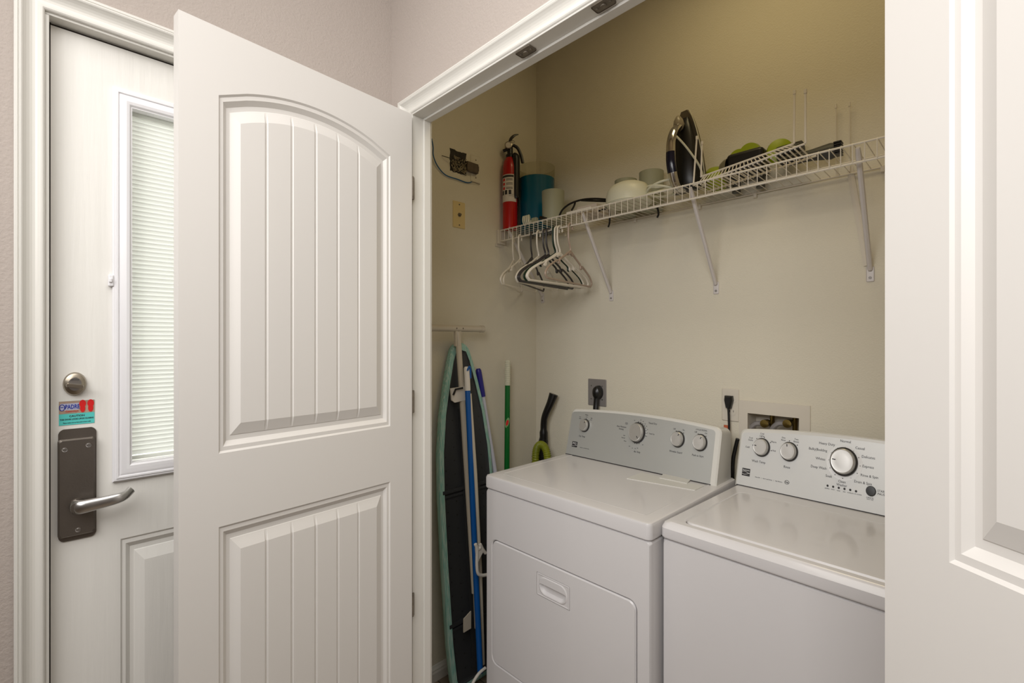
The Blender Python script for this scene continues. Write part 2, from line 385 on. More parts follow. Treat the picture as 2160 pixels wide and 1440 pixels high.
b = NB(); box(b, DX-.04, DX-.006, E0-.004, E0+EW+.003, EZ1+.0005, DZ+.001); box(b, DX-.05, DX-.0015, DY0-.001, E0+.0004, .005, DZ); mk('weather_seal', b, seal, door, label='dark weather seal')
# lite frame
LP = [(0, 0), (0, .007), (.0025, .0095), (.006, .0095), (.0065, .0115), (.0095, .0115), (.011, .009), (.016, .012), (.023, .014), (.028, .0125), (.031, .009), (.0325, .009), (.0325, -.012)]
b = NB(); loops = []
for s, d in LP:
    q = 1.12; loops.append(([(LY0+s, LZ0+s*q), (LY1-s, LZ0+s*q), (LY1-s, LZ1-s*q), (LY0+s, LZ1-s*q)], d))
loft(b, loops, lambda a, c, h: Vector((DX+h, a, c)), cap1=False)
lf = mk('lite_frame', b, vinyl, door, smooth=True, angle=.5)
for z in (1.548,):
    b = NB(); box(b, DX, DX+.012, LY0-.007, LY0+.002, z-.012, z+.012, .002); box(b, DX+.006, DX+.016, LY0-.006, LY0-.001, z-.004, z+.004, .001); mk('blind_slider', b, vinyl, lf)
b = NB(); box(b, DX-.012, DX-.009, GY0-.003, GY1+.003, GZ0-.003, GZ1+.003); mk('window_pane', b, glass, door)
b = NB(); box(b, DX-.036, DX-.033, GY0-.003, GY1+.003, GZ0-.003, GZ1+.003); mk('window_pane', b, glass, door)
b = NB(); z = GZ1-.016; box(b, DX-.030, DX-.016, GY0+.001, GY1-.001, GZ1-.012, GZ1-.001)
while z > GZ0+.010:
    c = Vector((DX-.023, 0, z)); e = Vector((.0026, 0, .0055)); n_ = .0003
    vs_ = [b.verts.new(p) for p in (c-e+Vector((0, GY0+.001, 0)), c+e+Vector((0, GY0+.001, 0)), c+e+Vector((0, GY1-.001, 0)), c-e+Vector((0, GY1-.001, 0)))]
    b.faces.new(vs_); z -= .0098
box(b, DX-.028, DX-.018, GY0+.002, GY1-.002, GZ0+.001, GZ0+.008)
mk('blind', b, blind_m, door, label='closed white mini blind between the panes')
# deadbolt
bp_ = at('x', DX, 157.5, 809); Mx = basis(bp_, (0, 1, 0), (0, 0, 1), (1, 0, 0)) @ Matrix.Diagonal((.76, 1, 1, 1))
b = NB(); lathe(b, [(0, 0), (.0235, 0), (.0235, .004), (.021, .009), (.0135, .012), (0, .012)], Mx, 40); db = mk('deadbolt', b, nickel, door, smooth=True)
b = NB(); disc(b, Mx @ T(0, 0, .012), .0132, .001, 32); disc(b, Mx @ T(.0075, .002, .013), .0018, .001, 10); mk('face_ring', b, lever_m, db, smooth=True)
b = NB(); loft(b, [(rrect(-.017, .017, -.0030, .0030, .003), 0), (rrect(-.018, .018, -.0042, .0042, .004), .010), (rrect(-.0165, .0165, -.0030, .0030, .003), .018)], lambda a, c, h: Mx @ Matrix.Rotation(-.16, 4, 'Z') @ T(0, -.003, .012) @ Vector((a, c, h)))
mk('thumb_turn', b, nickel, db, smooth=True)
b = NB(); text(b, 'LOCKED', .0042, Mx @ T(0, .0085, .0132)); mk('lettering', b, ink, db)
# sticker
sa, sb = at('x', DX, 124, 847), at('x', DX, 199, 891); sw, sh = sb.y-sa.y, sa.z-sb.z
Ms = basis((DX+.0006, sa.y, sb.z), (0, 1, 0), (0, 0, 1), (1, 0, 0))
b = NB(); box(b, 0, sw, 0, sh, 0, .0004, M=Ms); st = mk('caution_sticker', b, teal_s, door, label='aqua caution sticker with red flip-flops')
b = NB(); box(b, 0, sw, sh*.47, sh, .0004, .0006, M=Ms); mk('sand_strip', b, sand_s, st)
b = NB(); box(b, sw*.04, sw*.55, sh*.62, sh*.9, .0006, .0007, M=Ms); mk('logo_panel', b, mat('pale_print', (176, 176, 196), .6), st)
b = NB(); text(b, 'PADRE', .0120, Ms @ T(sw*.37, sh*.75, .0009), bold=.0003, sx=.60); tube(b, [Ms @ Vector((sw*.085+.0038*math.cos(k*PI/10), sh*.74+.0062*math.sin(k*PI/10), .0009)) for k in range(20)], .0007, 6, True)
box(b, sw*.045, sw*.125, sh*.735, sh*.765, .0007, .001, M=Ms); mk('lettering', b, ink_blue, st)
b = NB(); text(b, 'Getaways', .005, Ms @ T(sw*.36, sh*.57, .0009)); 
for cx in (.66, .89):
    for dy, rx_, ry_ in ((.86, .0052, .0078), (.66, .0040, .0080)):
        L = [(sw*cx+rx_*math.cos(k*PI/8), sh*dy+ry_*math.sin(k*PI/8)) for k in range(16)]
        loft(b, [(L, .0007), (L, .0012 if dy > .8 else .0014)], lambda p, q, h: Ms @ Vector((p, q, h)))
mk('flip_flop_print', b, ink_red, st)
b = NB(); text(b, 'CAUTION', .0052, Ms @ T(sw*.5, sh*.36, .0006), bold=.0001); text(b, 'THIS DOOR LOCKS UPON CLOSING', .0043, Ms @ T(sw*.5, sh*.23, .0006), sx=.72, bold=.0001); text(b, 'Please make sure to have your access code', .0036, Ms @ T(sw*.5, sh*.09, .0006), sx=.66); mk('lettering', b, ink, st)
# lever plate
la, lb = at('x', DX, 121, 905), at('x', DX, 203, 1129); Mp = basis((DX, 0, 0), (0, 1, 0), (0, 0, 1), (1, 0, 0))
def plate_pts(y0, y1, z0, z1, r, bow):
    out = []
    for a_, c_ in rrect(y0, y1, z0, z1, r, 6):
        t = (a_-(y0+y1)/2)/((y1-y0)/2); k = (1-t*t)*bow; out.append((a_, c_+(k if c_ > (z0+z1)/2 else -k)))
    return out
b = NB(); loft(b, [(plate_pts(la.y+.001, lb.y, lb.z+.004, la.z-.004, .008, .005), 0), (plate_pts(la.y+.001, lb.y, lb.z+.004, la.z-.004, .008, .005), .003)], lambda p, q, h: Mp @ Vector((p, q, h)))
lp = mk('lever_plate', b, pewter, door, smooth=True)
b = NB(); z0, z1 = lb.z+.014, la.z-.022
loft(b, [(plate_pts(la.y, lb.y-.002, z0, z1, .004, .006), .003), (plate_pts(la.y, lb.y-.002, z0, z1, .004, .006), .012), (plate_pts(la.y+.003, lb.y-.005, z0+.003, z1-.003, .004, .006), .015)], lambda p, q, h: Mp @ Vector((p, q, h)))
mk('plate_cover', b, pewter, lp, smooth=True)
for y_, z_ in ((la.y+.0105, la.z-.040), (lb.y-.0125, la.z-.036), ((la.y+lb.y)/2+.001, lb.z+.024)):
    b = NB(); Q = basis((DX+.0145, y_, z_), (0, 1, 0), (0, 0, 1), (1, 0, 0)); lathe(b, [(0, .0018), (.0028, .0018), (.0034, .0005), (.0046, .0008), (.0052, -.001), (0, -.001)], Q, 16); mk('screw', b, lever_m, lp, smooth=True)
lc = at('x', DX, 163, 1060)
b = NB(); q = basis((DX+.012, lc.y, lc.z), (0, 1, 0), (0, 0, 1), (1, 0, 0)); lathe(b, [(.0135, 0), (.0130, .006), (.011, .016), (.011, .03), (0, .031)], q, 24)
mk('lever_hub', b, pewter, lp, smooth=True)
b = NB(); path = spline([(DX+.030, lc.y-.004, lc.z), (DX+.040, lc.y+.004, lc.z), (DX+.042, lc.y+.03, lc.z+.002), (DX+.043, lc.y+.058, lc.z+.005), (DX+.040, lc.y+.072, lc.z+.008), (DX+.032, lc.y+.083, lc.z+.016)], 6)
tube(b, path, [.0150*(1-.42*min(1, i/(len(path)-1)*1.1)) for i in range(len(path))], 14, flat=.60); mk('lever', b, lever_m, lp, smooth=True)

# ------------------------------------------------------------------ wall fittings
def plate_x(name, px0, py0, px1, py1, m, label, cat, depth=.004, bev=.0025):
    a_, c_ = at('x', XL, px0, py0), at('x', XL, px1, py1); b = NB()
    loft(b, [(rrect(a_.y, c_.y, c_.z, a_.z, .004), 0), (rrect(a_.y, c_.y, c_.z, a_.z, .004), depth*.4), (rrect(a_.y+bev, c_.y-bev, c_.z+bev, a_.z-bev, .003), depth)], lambda p, q, h: Vector((XL+h, p, q)))
    r = thing(name, label, cat, (XL, (a_.y+c_.y)/2, (a_.z+c_.z)/2)); mk('face_plate', b, m, r, smooth=True, angle=.3); return r, a_, c_
r, a_, c_ = plate_x('cable_wall_plate', 954.7, 422, 980.5, 484, plate_y, 'yellowed almond coaxial wall plate on the closet side wall', 'wall plate')
ym, zm = (a_.y+c_.y)/2, (a_.z+c_.z)/2
b = NB(); Q = basis((XL+.004, ym, zm), (0, 1, 0), (0, 0, 1), (1, 0, 0)); lathe(b, [(.009, 0), (.009, .003), (.005, .003), (.005, .011), (0, .011)], Q, 6); mk('coax_connector', b, bronze, r)
for dz in (-.045, .045): b = NB(); disc(b, basis((XL+.004, ym, zm+dz), (0, 1, 0), (0, 0, 1), (1, 0, 0)), .0035, .001, 10); mk('screw', b, bronze, r)
r, a_, c_ = plate_x('blank_wall_plate', 992, 325, 1013, 388, wall_closet, 'blank wall plate painted cream like the wall, beside the open junction hole', 'wall plate', .0035)
for dz in (-.04, .04): b = NB(); disc(b, basis((XL+.0035, (a_.y+c_.y)/2, (a_.z+c_.z)/2+dz), (0, 1, 0), (0, 0, 1), (1, 0, 0)), .003, .001, 8); mk('screw', b, bronze, r)
# open junction hole with phone terminal block
a_, c_ = at('x', XL, 949, 313), at('x', XL, 983, 370)
r = thing('junction_hole', 'ragged open junction hole with crumpled wires and a terminal block, on the closet side wall', 'junction box', (XL, (a_.y+c_.y)/2, (a_.z+c_.z)/2))
b = NB(); L = []
for k in range(48):
    t = 2*PI*k/48; e = 1/max(abs(math.cos(t)), abs(math.sin(t))); j = random.uniform(.95, 1.06)
    L.append(((a_.y+c_.y)/2+(c_.y-a_.y)/2*math.cos(t)*e*j, (a_.z+c_.z)/2+(a_.z-c_.z)/2*math.sin(t)*e*j))
loft(b, [(L, .0), (L, .0012)], lambda p, q, h: Vector((XL+h, p, q))); mk('hole_surround', b, dark_in, r)
b = NB()
for k in range(34):
    p = Vector((XL+.004, random.uniform(a_.y+.006, c_.y-.004), random.uniform(c_.z+.006, (a_.z+c_.z)/2+.004))); pts = [p]
    for q in range(3): p = p+Vector((random.uniform(-.002, .006), random.uniform(-.014, .014), random.uniform(-.016, .016))); p.x = max(XL+.002, p.x); p.y = min(max(p.y, a_.y), c_.y); p.z = min(max(p.z, c_.z), a_.z-.03); pts.append(p)
    tube(b, spline(pts, 4), .0017, 5)
mk('crumpled_wires', b, mat('dusty_wire', (172, 158, 128), .7, vary=.5, vscale=80), r, smooth=True)
t0, t1 = at('x', XL, 984, 343), at('x', XL, 1003, 369)
b = NB(); box(b, XL+.004, XL+.022, t0.y-.012, t1.y, t1.z, t0.z, .002); box(b, XL+.006, XL+.02, t1.y, t1.y+.004, t1.z+.012, t1.z+.034); mk('terminal_block', b, mat('brown_grey_block', (98, 84, 68), .6, vary=.4, vscale=50), r)
b = NB(); tube(b, spline([at('x', XL+.004, 932, 328), at('x', XL+.02, 948, 333), at('x', XL+.02, 965, 338), at('x', XL+.005, 980, 343)], 5), .0016, 6); mk('loose_wire', b, black, r, smooth=True)
b = NB(); tube(b, spline([at('x', XL+.012, 910.5, 292), at('x', XL+.012, 913.5, 310), at('x', XL+.012, 914, 328), at('x', XL+.008, 923, 350), at('x', XL+.006, 940, 369), at('x', XL+.006, 965, 378), at('x', XL+.004, 985, 385), at('x', XL+.007, 995, 383.5)], 6), .0024, 6)
r = mk('phone_cable', b, wire_blue, smooth=True); tag(r, 'loose blue cable curving along the closet side wall below the junction hole', 'cable')
b = NB(); tube(b, spline([at('x', XL+.0075, 995, 383.5), at('x', XL+.006, 1004, 386), at('x', XL+.005, 1012, 389)], 4), .0013, 5); mk('bare_core', b, bronze, r, smooth=True)

def plate_y_(name, px0, py0, px1, py1, m, label, cat):
    a_, c_ = at('y', YB, px0, py0), at('y', YB, px1, py1); b = NB()
    loft(b, [(rrect(a_.x, c_.x, c_.z, a_.z, .004), 0), (rrect(a_.x, c_.x, c_.z, a_.z, .004), .0015), (rrect(a_.x+.0025, c_.x-.0025, c_.z+.0025, a_.z-.0025, .003), .004)], lambda p, q, h: Vector((p, YB-h, q)))
    r = thing(name, label, cat, (a_.x/2+c_.x/2, YB, (a_.z+c_.z)/2)); mk('face_plate', b, m, r, smooth=True, angle=.3); return r, a_, c_
r, a_, c_ = plate_y_('dryer_outlet', 1241, 798, 1279.5, 858, grey_pl, 'square grey metal outlet plate on the wall behind the dryer', 'outlet')
for dx in (-.03, .03):
    for dz in (-.03, .03): b = NB(); disc(b, basis(((a_.x+c_.x)/2+dx, YB-.0035, (a_.z+c_.z)/2+dz), (1, 0, 0), (0, 0, 1), (0, -1, 0)), .003, .0015, 8); mk('screw', b, lever_m, r)
pc = at('y', YB-.03, 1257, 828)
r = thing('dryer_plug', 'fat black round dryer plug with its cord, in the grey wall outlet', 'plug', pc)
b = NB(); Q = basis((pc.x, YB-.004, pc.z), (1, 0, 0), (0, 0, 1), (0, -1, 0)); lathe(b, [(.027, 0), (.027, .016), (.022, .03), (.012, .036), (0, .037)], Q @ Matrix.Diagonal((.8, 1.15, 1, 1)), 24); mk('plug_body', b, black, r, smooth=True)
b = NB(); tube(b, spline([(pc.x, YB-.022, pc.z-.01), (pc.x-.003, YB-.024, pc.z-.05), (pc.x, YB-.03, pc.z-.12), (pc.x+.02, YB-.035, pc.z-.35)], 6), .0125, 10); mk('cord', b, black, r, smooth=True)
r, a_, c_ = plate_y_('washer_outlet', 1523, 817.5, 1559.5, 890, plate_w, 'white duplex outlet on the wall between dryer and washer', 'outlet')
xm = (a_.x+c_.x)/2; zm = (a_.z+c_.z)/2
for dz in (.022, -.022):
    b = NB(); disc(b, basis((xm+.006, YB-.004, zm+dz), (1, 0, 0), (0, 0, 1), (0, -1, 0)), .0165, .0012, 24); mk('socket', b, plate_w, r, smooth=True)
b = NB(); box(b, xm-.0008, xm+.0008, YB-.0058, YB-.005, zm-.027, zm-.018); box(b, xm+.0115, xm+.013, YB-.0058, YB-.005, zm-.026, zm-.019); mk('socket_slots', b, ink, r)
pc = Vector((xm-.001, YB-.006, zm+.022))
r = thing('washer_plug', 'slim black plug and cord in the white duplex outlet', 'plug', pc)
b = NB(); Q = basis((pc.x, 0, pc.z), (1, 0, 0), (0, 0, 1), (0, -1, 0))
loft(b, [([(-.013, .012), (.013, .012), (.015, -.004), (.008, -.034), (-.008, -.034), (-.015, -.004)], -YB+.006), ([(-.013, .012), (.013, .012), (.015, -.004), (.008, -.034), (-.008, -.034), (-.015, -.004)], -YB+.020), ([(-.009, .008), (.009, .008), (.010, -.004), (.006, -.030), (-.006, -.030), (-.010, -.004)], -YB+.027)], lambda p, q, h: Q @ Vector((p, q, h)))
mk('plug_body', b, black, r, smooth=True, angle=.4)
b = NB(); tube(b, spline([(pc.x, YB-.018, pc.z-.03), (pc.x+.002, YB-.018, pc.z-.07), (pc.x+.003, YB-.02, pc.z-.14), (pc.x-.0, YB-.025, pc.z-.3)], 6), .0042, 8); mk('cord', b, black, r, smooth=True)
b = NB(); p = at('y', YB-.020, 1533.5, 901); tube(b, [p+Vector((-.004, 0, .008)), p+Vector((-.004, 0, -.03))], .0075, 6, flat=.3); mk('cord_tag', b, mat('orange_tag', (190, 96, 60), .6), r)
b = NB(); tube(b, spline([at('y', YB-.045, 1556, 925), at('y', YB-.04, 1550, 950), at('y', YB-.04, 1546, 975), at('y', YB-.04, 1545, 1030)], 6), .0065, 8)
r = mk('drain_hose', b, black, smooth=True); tag(r, 'black hose dropping behind the left end of the washer console', 'hose')
# washer supply box
a_, c_ = at('y', YB, 1560, 843), at('y', YB, 1710, 935)
r = thing('supply_box', 'cream washer supply box recessed in the wall behind the washer', 'valve box', ((a_.x+c_.x)/2, YB, (a_.z+c_.z)/2))
b = NB(); O = [(a_.x, c_.z-.02), (c_.x, c_.z-.02), (c_.x, a_.z), (a_.x, a_.z)]; I = [(WX0+.002, WZ0+.002), (WX1-.002, WZ0+.002), (WX1-.002, WZ1-.002), (WX0+.002, WZ1-.002)]
loft(b, [(O, 0), (O, -.006), (I, -.006), (I, .08)], lambda p, q, h: Vector((p, YB+h, q))); mk('box_frame', b, plate_w, r)
for px in (1613, 1661):
    p = at('y', YB+.02, px, 893)
    vv = thing('valve', None, None); vv.parent = r; C.objects.unlink(vv); bpy.data.objects.remove(vv)
    b = NB(); Q = basis((p.x, p.y+.03, p.z), (0, 0, 1), (1, 0, 0), (0, -1, 0)); lathe(b, [(.006, -.02), (.006, 0), (.012, 0), (.012, .012), (.0085, .012), (.0085, .022), (.014, .024), (.014, .036), (.005, .037), (0, .037)], Q, 12)
    tube(b, [(p.x+.014, p.y+.035, p.z-.03), (p.x+.014, p.y+.035, WZ1-.004)], .008, 10); v = mk('valve', b, brass, r, smooth=True, angle=.5)
    b = NB(); tube(b, spline([(p.x-.004, p.y+.01, p.z-.003), (p.x-.03, p.y, p.z-.005), (p.x-.05, p.y, p.z-.03), (p.x-.052, p.y, p.z-.06)], 5), .009, 10); mk('supply_hose', b, grey_pl, r, smooth=True)

# ------------------------------------------------------------------ dryer and washer
def console(root, Wd, v0, v1, zd, hgt, arch, face_m, left_m, right_m, tilt=.26, top_m=.006):
    """housing with arched top; returns matrix of the face (x right, y up the face, z out)"""
    ct, stt = math.cos(tilt), math.sin(tilt)
    Mf = basis((0, v0, zd), (1, 0, 0), (0, stt, ct), (0, -ct, stt))
    def outline(x0, x1, y0, h, r, ins):
        pts = [(x0, y0)]
        n = 24; cx = (x0+x1)/2; hw = (x1-x0)/2
        ht = lambda x: h+arch*(1-((x-cx)/hw)**2)
        for k in range(6):
            t = PI-PI/2*k/5; pts.append((x0+r+r*math.cos(t)+.0, ht(x0+r)-r+r*math.sin(t)))
        for k in range(1, n): x = x0+r+(x1-x0-2*r)*k/n; pts.append((x, ht(x)))
        for k in range(6):
            t = PI/2-PI/2*k/5; pts.append((x1-r+r*math.cos(t), ht(x1-r)-r+r*math.sin(t)))
        pts.append((x1, y0)); return pts
    o0 = outline(0, Wd, 0, hgt, .022, 0); o1 = outline(.005, Wd-.005, .0, hgt-.004, .02, 0)
    b = NB(); R = []
    def back(p): x, y = p; q = Mf @ Vector((x, y, 0)); return Vector((q.x, v1, max(zd, q.z-.012)))
    for L, fn in ((o0, lambda p: back(p)), (o0, lambda p: Mf @ Vector((p[0], p[1], -.014))), (o0, lambda p: Mf @ Vector((p[0], p[1], -.004))), (o1, lambda p: Mf @ Vector((p[0], p[1], 0)))):
        R.append([b.verts.new(fn(p)) for p in L])
    n = len(o0)
    for A, B in zip(R, R[1:]):
        for k in range(n): b.faces.new((A[k], A[(k+1) % n], B[(k+1) % n], B[k]))
    b.faces.new(R[-1]); b.faces.new(R[0][::-1])
    hs = mk('console_housing', b, enamel2, root, smooth=True, local=True, angle=.35)
    b = NB(); o2 = outline(left_m, Wd-right_m, .001, hgt-top_m, .013, 0)
    loft(b, [(o2, 0), (o2, .0008)], lambda p, q, h: Mf @ Vector((p, q, h)))
    fc = mk('control_panel', b, face_m, root, local=True)
    b = NB(); box(b, left_m-.002, Wd-right_m+.002, -.003, .0035, -.004, .0012, M=Mf); mk('panel_gap', b, ink, root, local=True, label='dark gap under the control panel')
    return Mf, fc
def appliance(name, label, loc, rz):
    root = thing(name, label, 'appliance', loc, rz); return root
def on_face(root, Mf, px, py):
    Mw = wm(root) @ Mf; o = Mw.translation; n = (Mw.to_3x3() @ Vector((0, 0, 1)))
    u = (px-1080)/1001.; q = Vector((-.7138+.7003*u, .7004+.7137*u, (720-py)/1001.)); c0 = Vector((0, 0, H))
    return (Mw.inverted() @ (c0+q*((o-c0).dot(n)/q.dot(n)))).to_2d()
KX = .82
def knob(root, Mf, p, r, h, mark, parent_label=None):
    Q = Mf @ T(p[0], p[1], .0008) @ Matrix.Diagonal((KX, 1, 1, 1))
    b = NB(); lathe(b, [(r*1.06, 0), (r*1.04, h*.35), (r*.98, h*.5), (r, h*.62), (r*.97, h*.93), (r*.9, h), (r*.86, h*.985), (r*.5, h*.99), (0, h)], Q, 40)
    k = mk('knob', b, knob_m, root, smooth=True, local=True, angle=.5)
    b = NB(); lathe(b, [(r*1.14, 0), (r*1.13, h*.28), (r*1.03, h*.42)], Q, 40); mk('knob_skirt', b, mat_black_skirt, k, smooth=True, local=True)
    b = NB(); box(b, -.0014, .0014, r*.52, r*.80, h*.99, h*1.02, M=Q @ Matrix.Rotation(mark, 4, 'Z')); mk('pointer', b, ink, k, local=True)
mat_black_skirt = mat('dark_grey_knob_skirt', (44, 42, 42), .4)
def rr3(bm, loops, M=Matrix(), cap0=False, cap1=True):
    loft(bm, [(rrect(x0, x1, y0, y1, r, 6), h) for x0, x1, y0, y1, r, h in loops], lambda a, c, h: M @ Vector((a, c, h)), cap0, cap1)

ZD = H-.474; ZS = ZD-.0445
# ---- dryer
DWd = .647
dr = appliance('dryer', 'white electric dryer with a grey control console, on the left beside the ironing board', (-1.276, 1.119, 0), 0)
Mfr = basis((0, 0, 0), (1, 0, 0), (0, 0, 1), (0, -1, 0))       # front: x, z, outwards
b = NB()
dx0, dx1, dz0, dz1 = .030, .608, .290, .727
dT = [(-.001, .6475, .02, ZS-.003, .010, -.56), (-.001, .6475, .02, ZS-.003, .010, -.012), (.004, .643, .024, ZS-.008, .010, -.003), (dx0-.001, dx1+.001, dz0-.001, dz1+.001, .026, -.003), (dx0+.002, dx1-.002, dz0+.002, dz1-.002, .024, -.006), (dx0+.002, dx1-.002, dz0+.002, dz1-.002, .024, -.02)]
rr3(b, dT, Mfr, cap0=True)
mk('cabinet', b, enamel, dr, smooth=True, local=True, angle=.5)
hT, hB = at('y', 1.119, 1131, 1205), at('y', 1.119, 1201, 1290); hx0, hx1, hz1, hz0 = hT.x+1.276, hB.x+1.276, .684, .611
b = NB(); g_ = .0045
rr3(b, [(dx0+g_, dx1-g_, dz0+g_, dz1-g_, .022, -.02), (dx0+g_, dx1-g_, dz0+g_, dz1-g_, .022, -.006), (dx0+g_+.003, dx1-g_-.003, dz0+g_+.003, dz1-g_-.003, .020, -.002), (hx0, hx1, hz0, hz1, .003, -.0018), (hx0, hx1, hz0, hz1, .003, -.016)], Mfr)
dd = mk('door', b, enamel, dr, smooth=True, local=True, angle=.4)
b = NB(); e = .0012
hc = (hz0+hz1)/2+.004
pill = lambda m: rrect(hx0+m, hx1-m, hz0+m*.8, hz1-m*.8, .026, 6)
def moon(m): return [(x_, hc-m*.3+(z_-hc)*.10 if z_ > hc else z_) for x_, z_ in rrect(hx0+.014+m, hx1-.014-m, hz0+.012+m, hz1-.012-m, .028, 6)]
F3 = lambda p, q, h: Mfr @ Vector((p, q, h))
loft(b, [(rrect(hx0+e, hx1-e, hz0+e, hz1-e, .003, 6), -.012), (rrect(hx0+e, hx1-e, hz0+e, hz1-e, .003, 6), -.0015), (rrect(hx0+.004, hx1-.004, hz0+.004, hz1-.004, .003, 6), -.0008), (rrect(hx0+.006, hx1-.006, hz0+.006, hz1-.006, .004, 6), -.0020), (pill(.009), -.0020), (pill(.012), .0002), (moon(0), .0002), (moon(.001), -.004), (moon(.006), -.0118)], F3)
mk('door_handle', b, enamel, dd, smooth=True, local=True, angle=.5)
b = NB()
rr3(b, [(-.002, .649, -.001, .585, .014, ZS), (-.003, .650, -.002, .585, .014, ZS+.004), (-.003, .650, -.002, .585, .014, ZD-.009), (.0, .647, .0, .585, .014, ZD-.002), (.006, .641, .006, .585, .014, ZD), (.034, .613, .046, .455, .012, ZD), (.036, .611, .048, .453, .012, ZD+.0008), (.041, .606, .053, .448, .012, ZD-.0006)], Matrix(), cap0=True)
mk('top_deck', b, enamel, dr, smooth=True, local=True, angle=.5)
b = NB(); Lp = [at('z', ZD, *p) for p in ((1322, 1009), (1352, 997), (1484, 1025.5), (1466, 1034))]; Lp = [(p.x+1.276, p.y-1.119) for p in Lp]
loft(b, [(Lp, ZD-.002), (Lp, ZD+.0015)], lambda a, c, h: Vector((a, c, h)))
lc_ = mk('lint_screen_cover', b, enamel2, dr, local=True)
b = NB(); L2 = [at('z', ZD, *p) for p in ((1391, 1009), (1400, 1000.5), (1458, 1012), (1449, 1021))]; L2 = [(p.x+1.276, p.y-1.119) for p in L2]
loft(b, [(L2, ZD+.001), (L2, ZD+.004)], lambda a, c, h: Vector((a, c, h))); mk('cover_tab', b, enamel2, lc_, local=True)
MF, fc = console(dr, DWd-.012, .446, .57, ZD-.001, .192, .016, silver_d, .006, .020, .26, .011)
def K(root, MF, px, py, r, h, mark): 
    p = on_face(root, MF @ T(0, 0, h), px, py); knob(root, MF, p, r, h, mark); return p
# knob caps sit .02 in front of the panel
k1 = K(dr, MF, 1229, 896, .0235, .019, math.radians(-38)); k2 = K(dr, MF, 1339, 911, .0345, .022, math.radians(-140)); k3 = K(dr, MF, 1426, 925, .0255, .019, math.radians(-30)); k4 = K(dr, MF, 1473, 932, .0258, .019, math.radians(-30))
tb = NB()
def W(root, MF, s, px, py, size, bold=0, align='CENTER', sx=1, bm=None):
    p = on_face(root, MF, px, py); text(bm if bm is not None else tb, s, size*.71, MF @ T(p[0], p[1], .0011), align, bold, sx*.80)
def ticks(bm, MF, c, r, degs, s=.0016):
    for d in degs: disc(bm, MF @ T(c[0]+.86*r*math.sin(math.radians(d)), c[1]+r*math.cos(math.radians(d)), .0009), s, .0004, 8)
for s, px, py, sz in (('Dry Temp', 1228, 920, .013), ('Low', 1224, 879, .008), ('Medium', 1238, 875, .008), ('Casual', 1238, 879, .0055), ('High', 1248, 882, .008), ('Cotton', 1247, 885.5, .0055), ('Delicate', 1224, 882.5, .0055),
                      ('Auto Moisture\nSensing', 1311, 902, .0125), ('Timed Dry', 1377, 893, .0135), ('Touch Up', 1375, 915, .0095), ('Air Only', 1344, 953, .0135), ('Less', 1317, 918, .0085), ('Normal', 1315, 923, .0085), ('More', 1319, 930, .0085),
                      ('OFF', 1339, 886.5, .006), ('Wrinkle\nPrevent', 1322, 893, .006), ('Wrinkle Guard', 1425.5, 953, .0135), ('Push to Start', 1472, 961, .0135), ('CYCLE SIGNAL', 1480, 907, .0105), ('Off', 1423, 904.5, .011), ('On', 1442, 907, .011), ('Off', 1468, 911, .011), ('On', 1489.5, 914, .011),
                      ('70', 1352, 886, .007), ('60', 1357, 889, .007), ('50', 1361, 894, .007), ('40', 1364, 899, .007), ('30', 1366, 906, .007), ('20', 1366, 913, .007), ('10', 1364, 920, .007), ('OFF', 1356, 938, .006), ('30', 1345, 945, .007), ('20', 1340, 946, .007), ('10', 1334, 945, .007), ('OFF', 1328, 941, .006), ('Series 500   |   Auto Moisture Sensing', 1233, 945, .0052)):
    W(dr, MF, s, px, py, sz)
ticks(tb, MF, k2, .041, [12, 28, 44, 58, 72, 86, 100, 160, 175, 190, 238, 252, 266, -4]); ticks(tb, MF, k1, .029, [-60, 0, 40]); ticks(tb, MF, k3, .031, [-25, 38]); ticks(tb, MF, k4, .031, [-25, 38])
mk('lettering', tb, ink, fc, local=True)
def logo(root, fc, MF, px0, py0, px1, py1):
    a_ = on_face(root, MF, px0, py0); c_ = on_face(root, MF, px1, py1); w_, h_ = c_[0]-a_[0], a_[1]-c_[1]
    b = NB(); Q = MF @ T(a_[0], c_[1], .0009); loft(b, [(rrect(0, w_, 0, h_, .001), 0), (rrect(0, w_, 0, h_, .001), .0004)], lambda p, q, h: Q @ Vector((p, q, h))); lg = mk('logo_badge', b, ink, fc, local=True)
    b = NB(); text(b, 'Kenmore', h_*.27, Q @ T(w_/2, h_*.77, .0006), sx=.84, bold=.0001)
    for k, (y, s) in enumerate(((.50, 1), (.30, -1))):
        tube(b, [Q @ Vector((w_*t/10, h_*(y+.10*math.sin(t/10*PI*1.4+(.3 if s > 0 else 3.4))), .0007)) for t in range(11)], .0006, 5)
    mk('logo_lettering', b, mat('white_print', (220, 220, 220), .5), lg, local=True)
logo(dr, fc, MF, 1208, 930, 1217, 943.5)
for x in (.08, .567):
    for y in (.06, .5): b = NB(); lathe(b, [(.018, 0), (.018, .012), (.008, .014), (.008, .03), (0, .03)], T(x, y, 0), 12); mk('foot', b, black, dr, local=True)

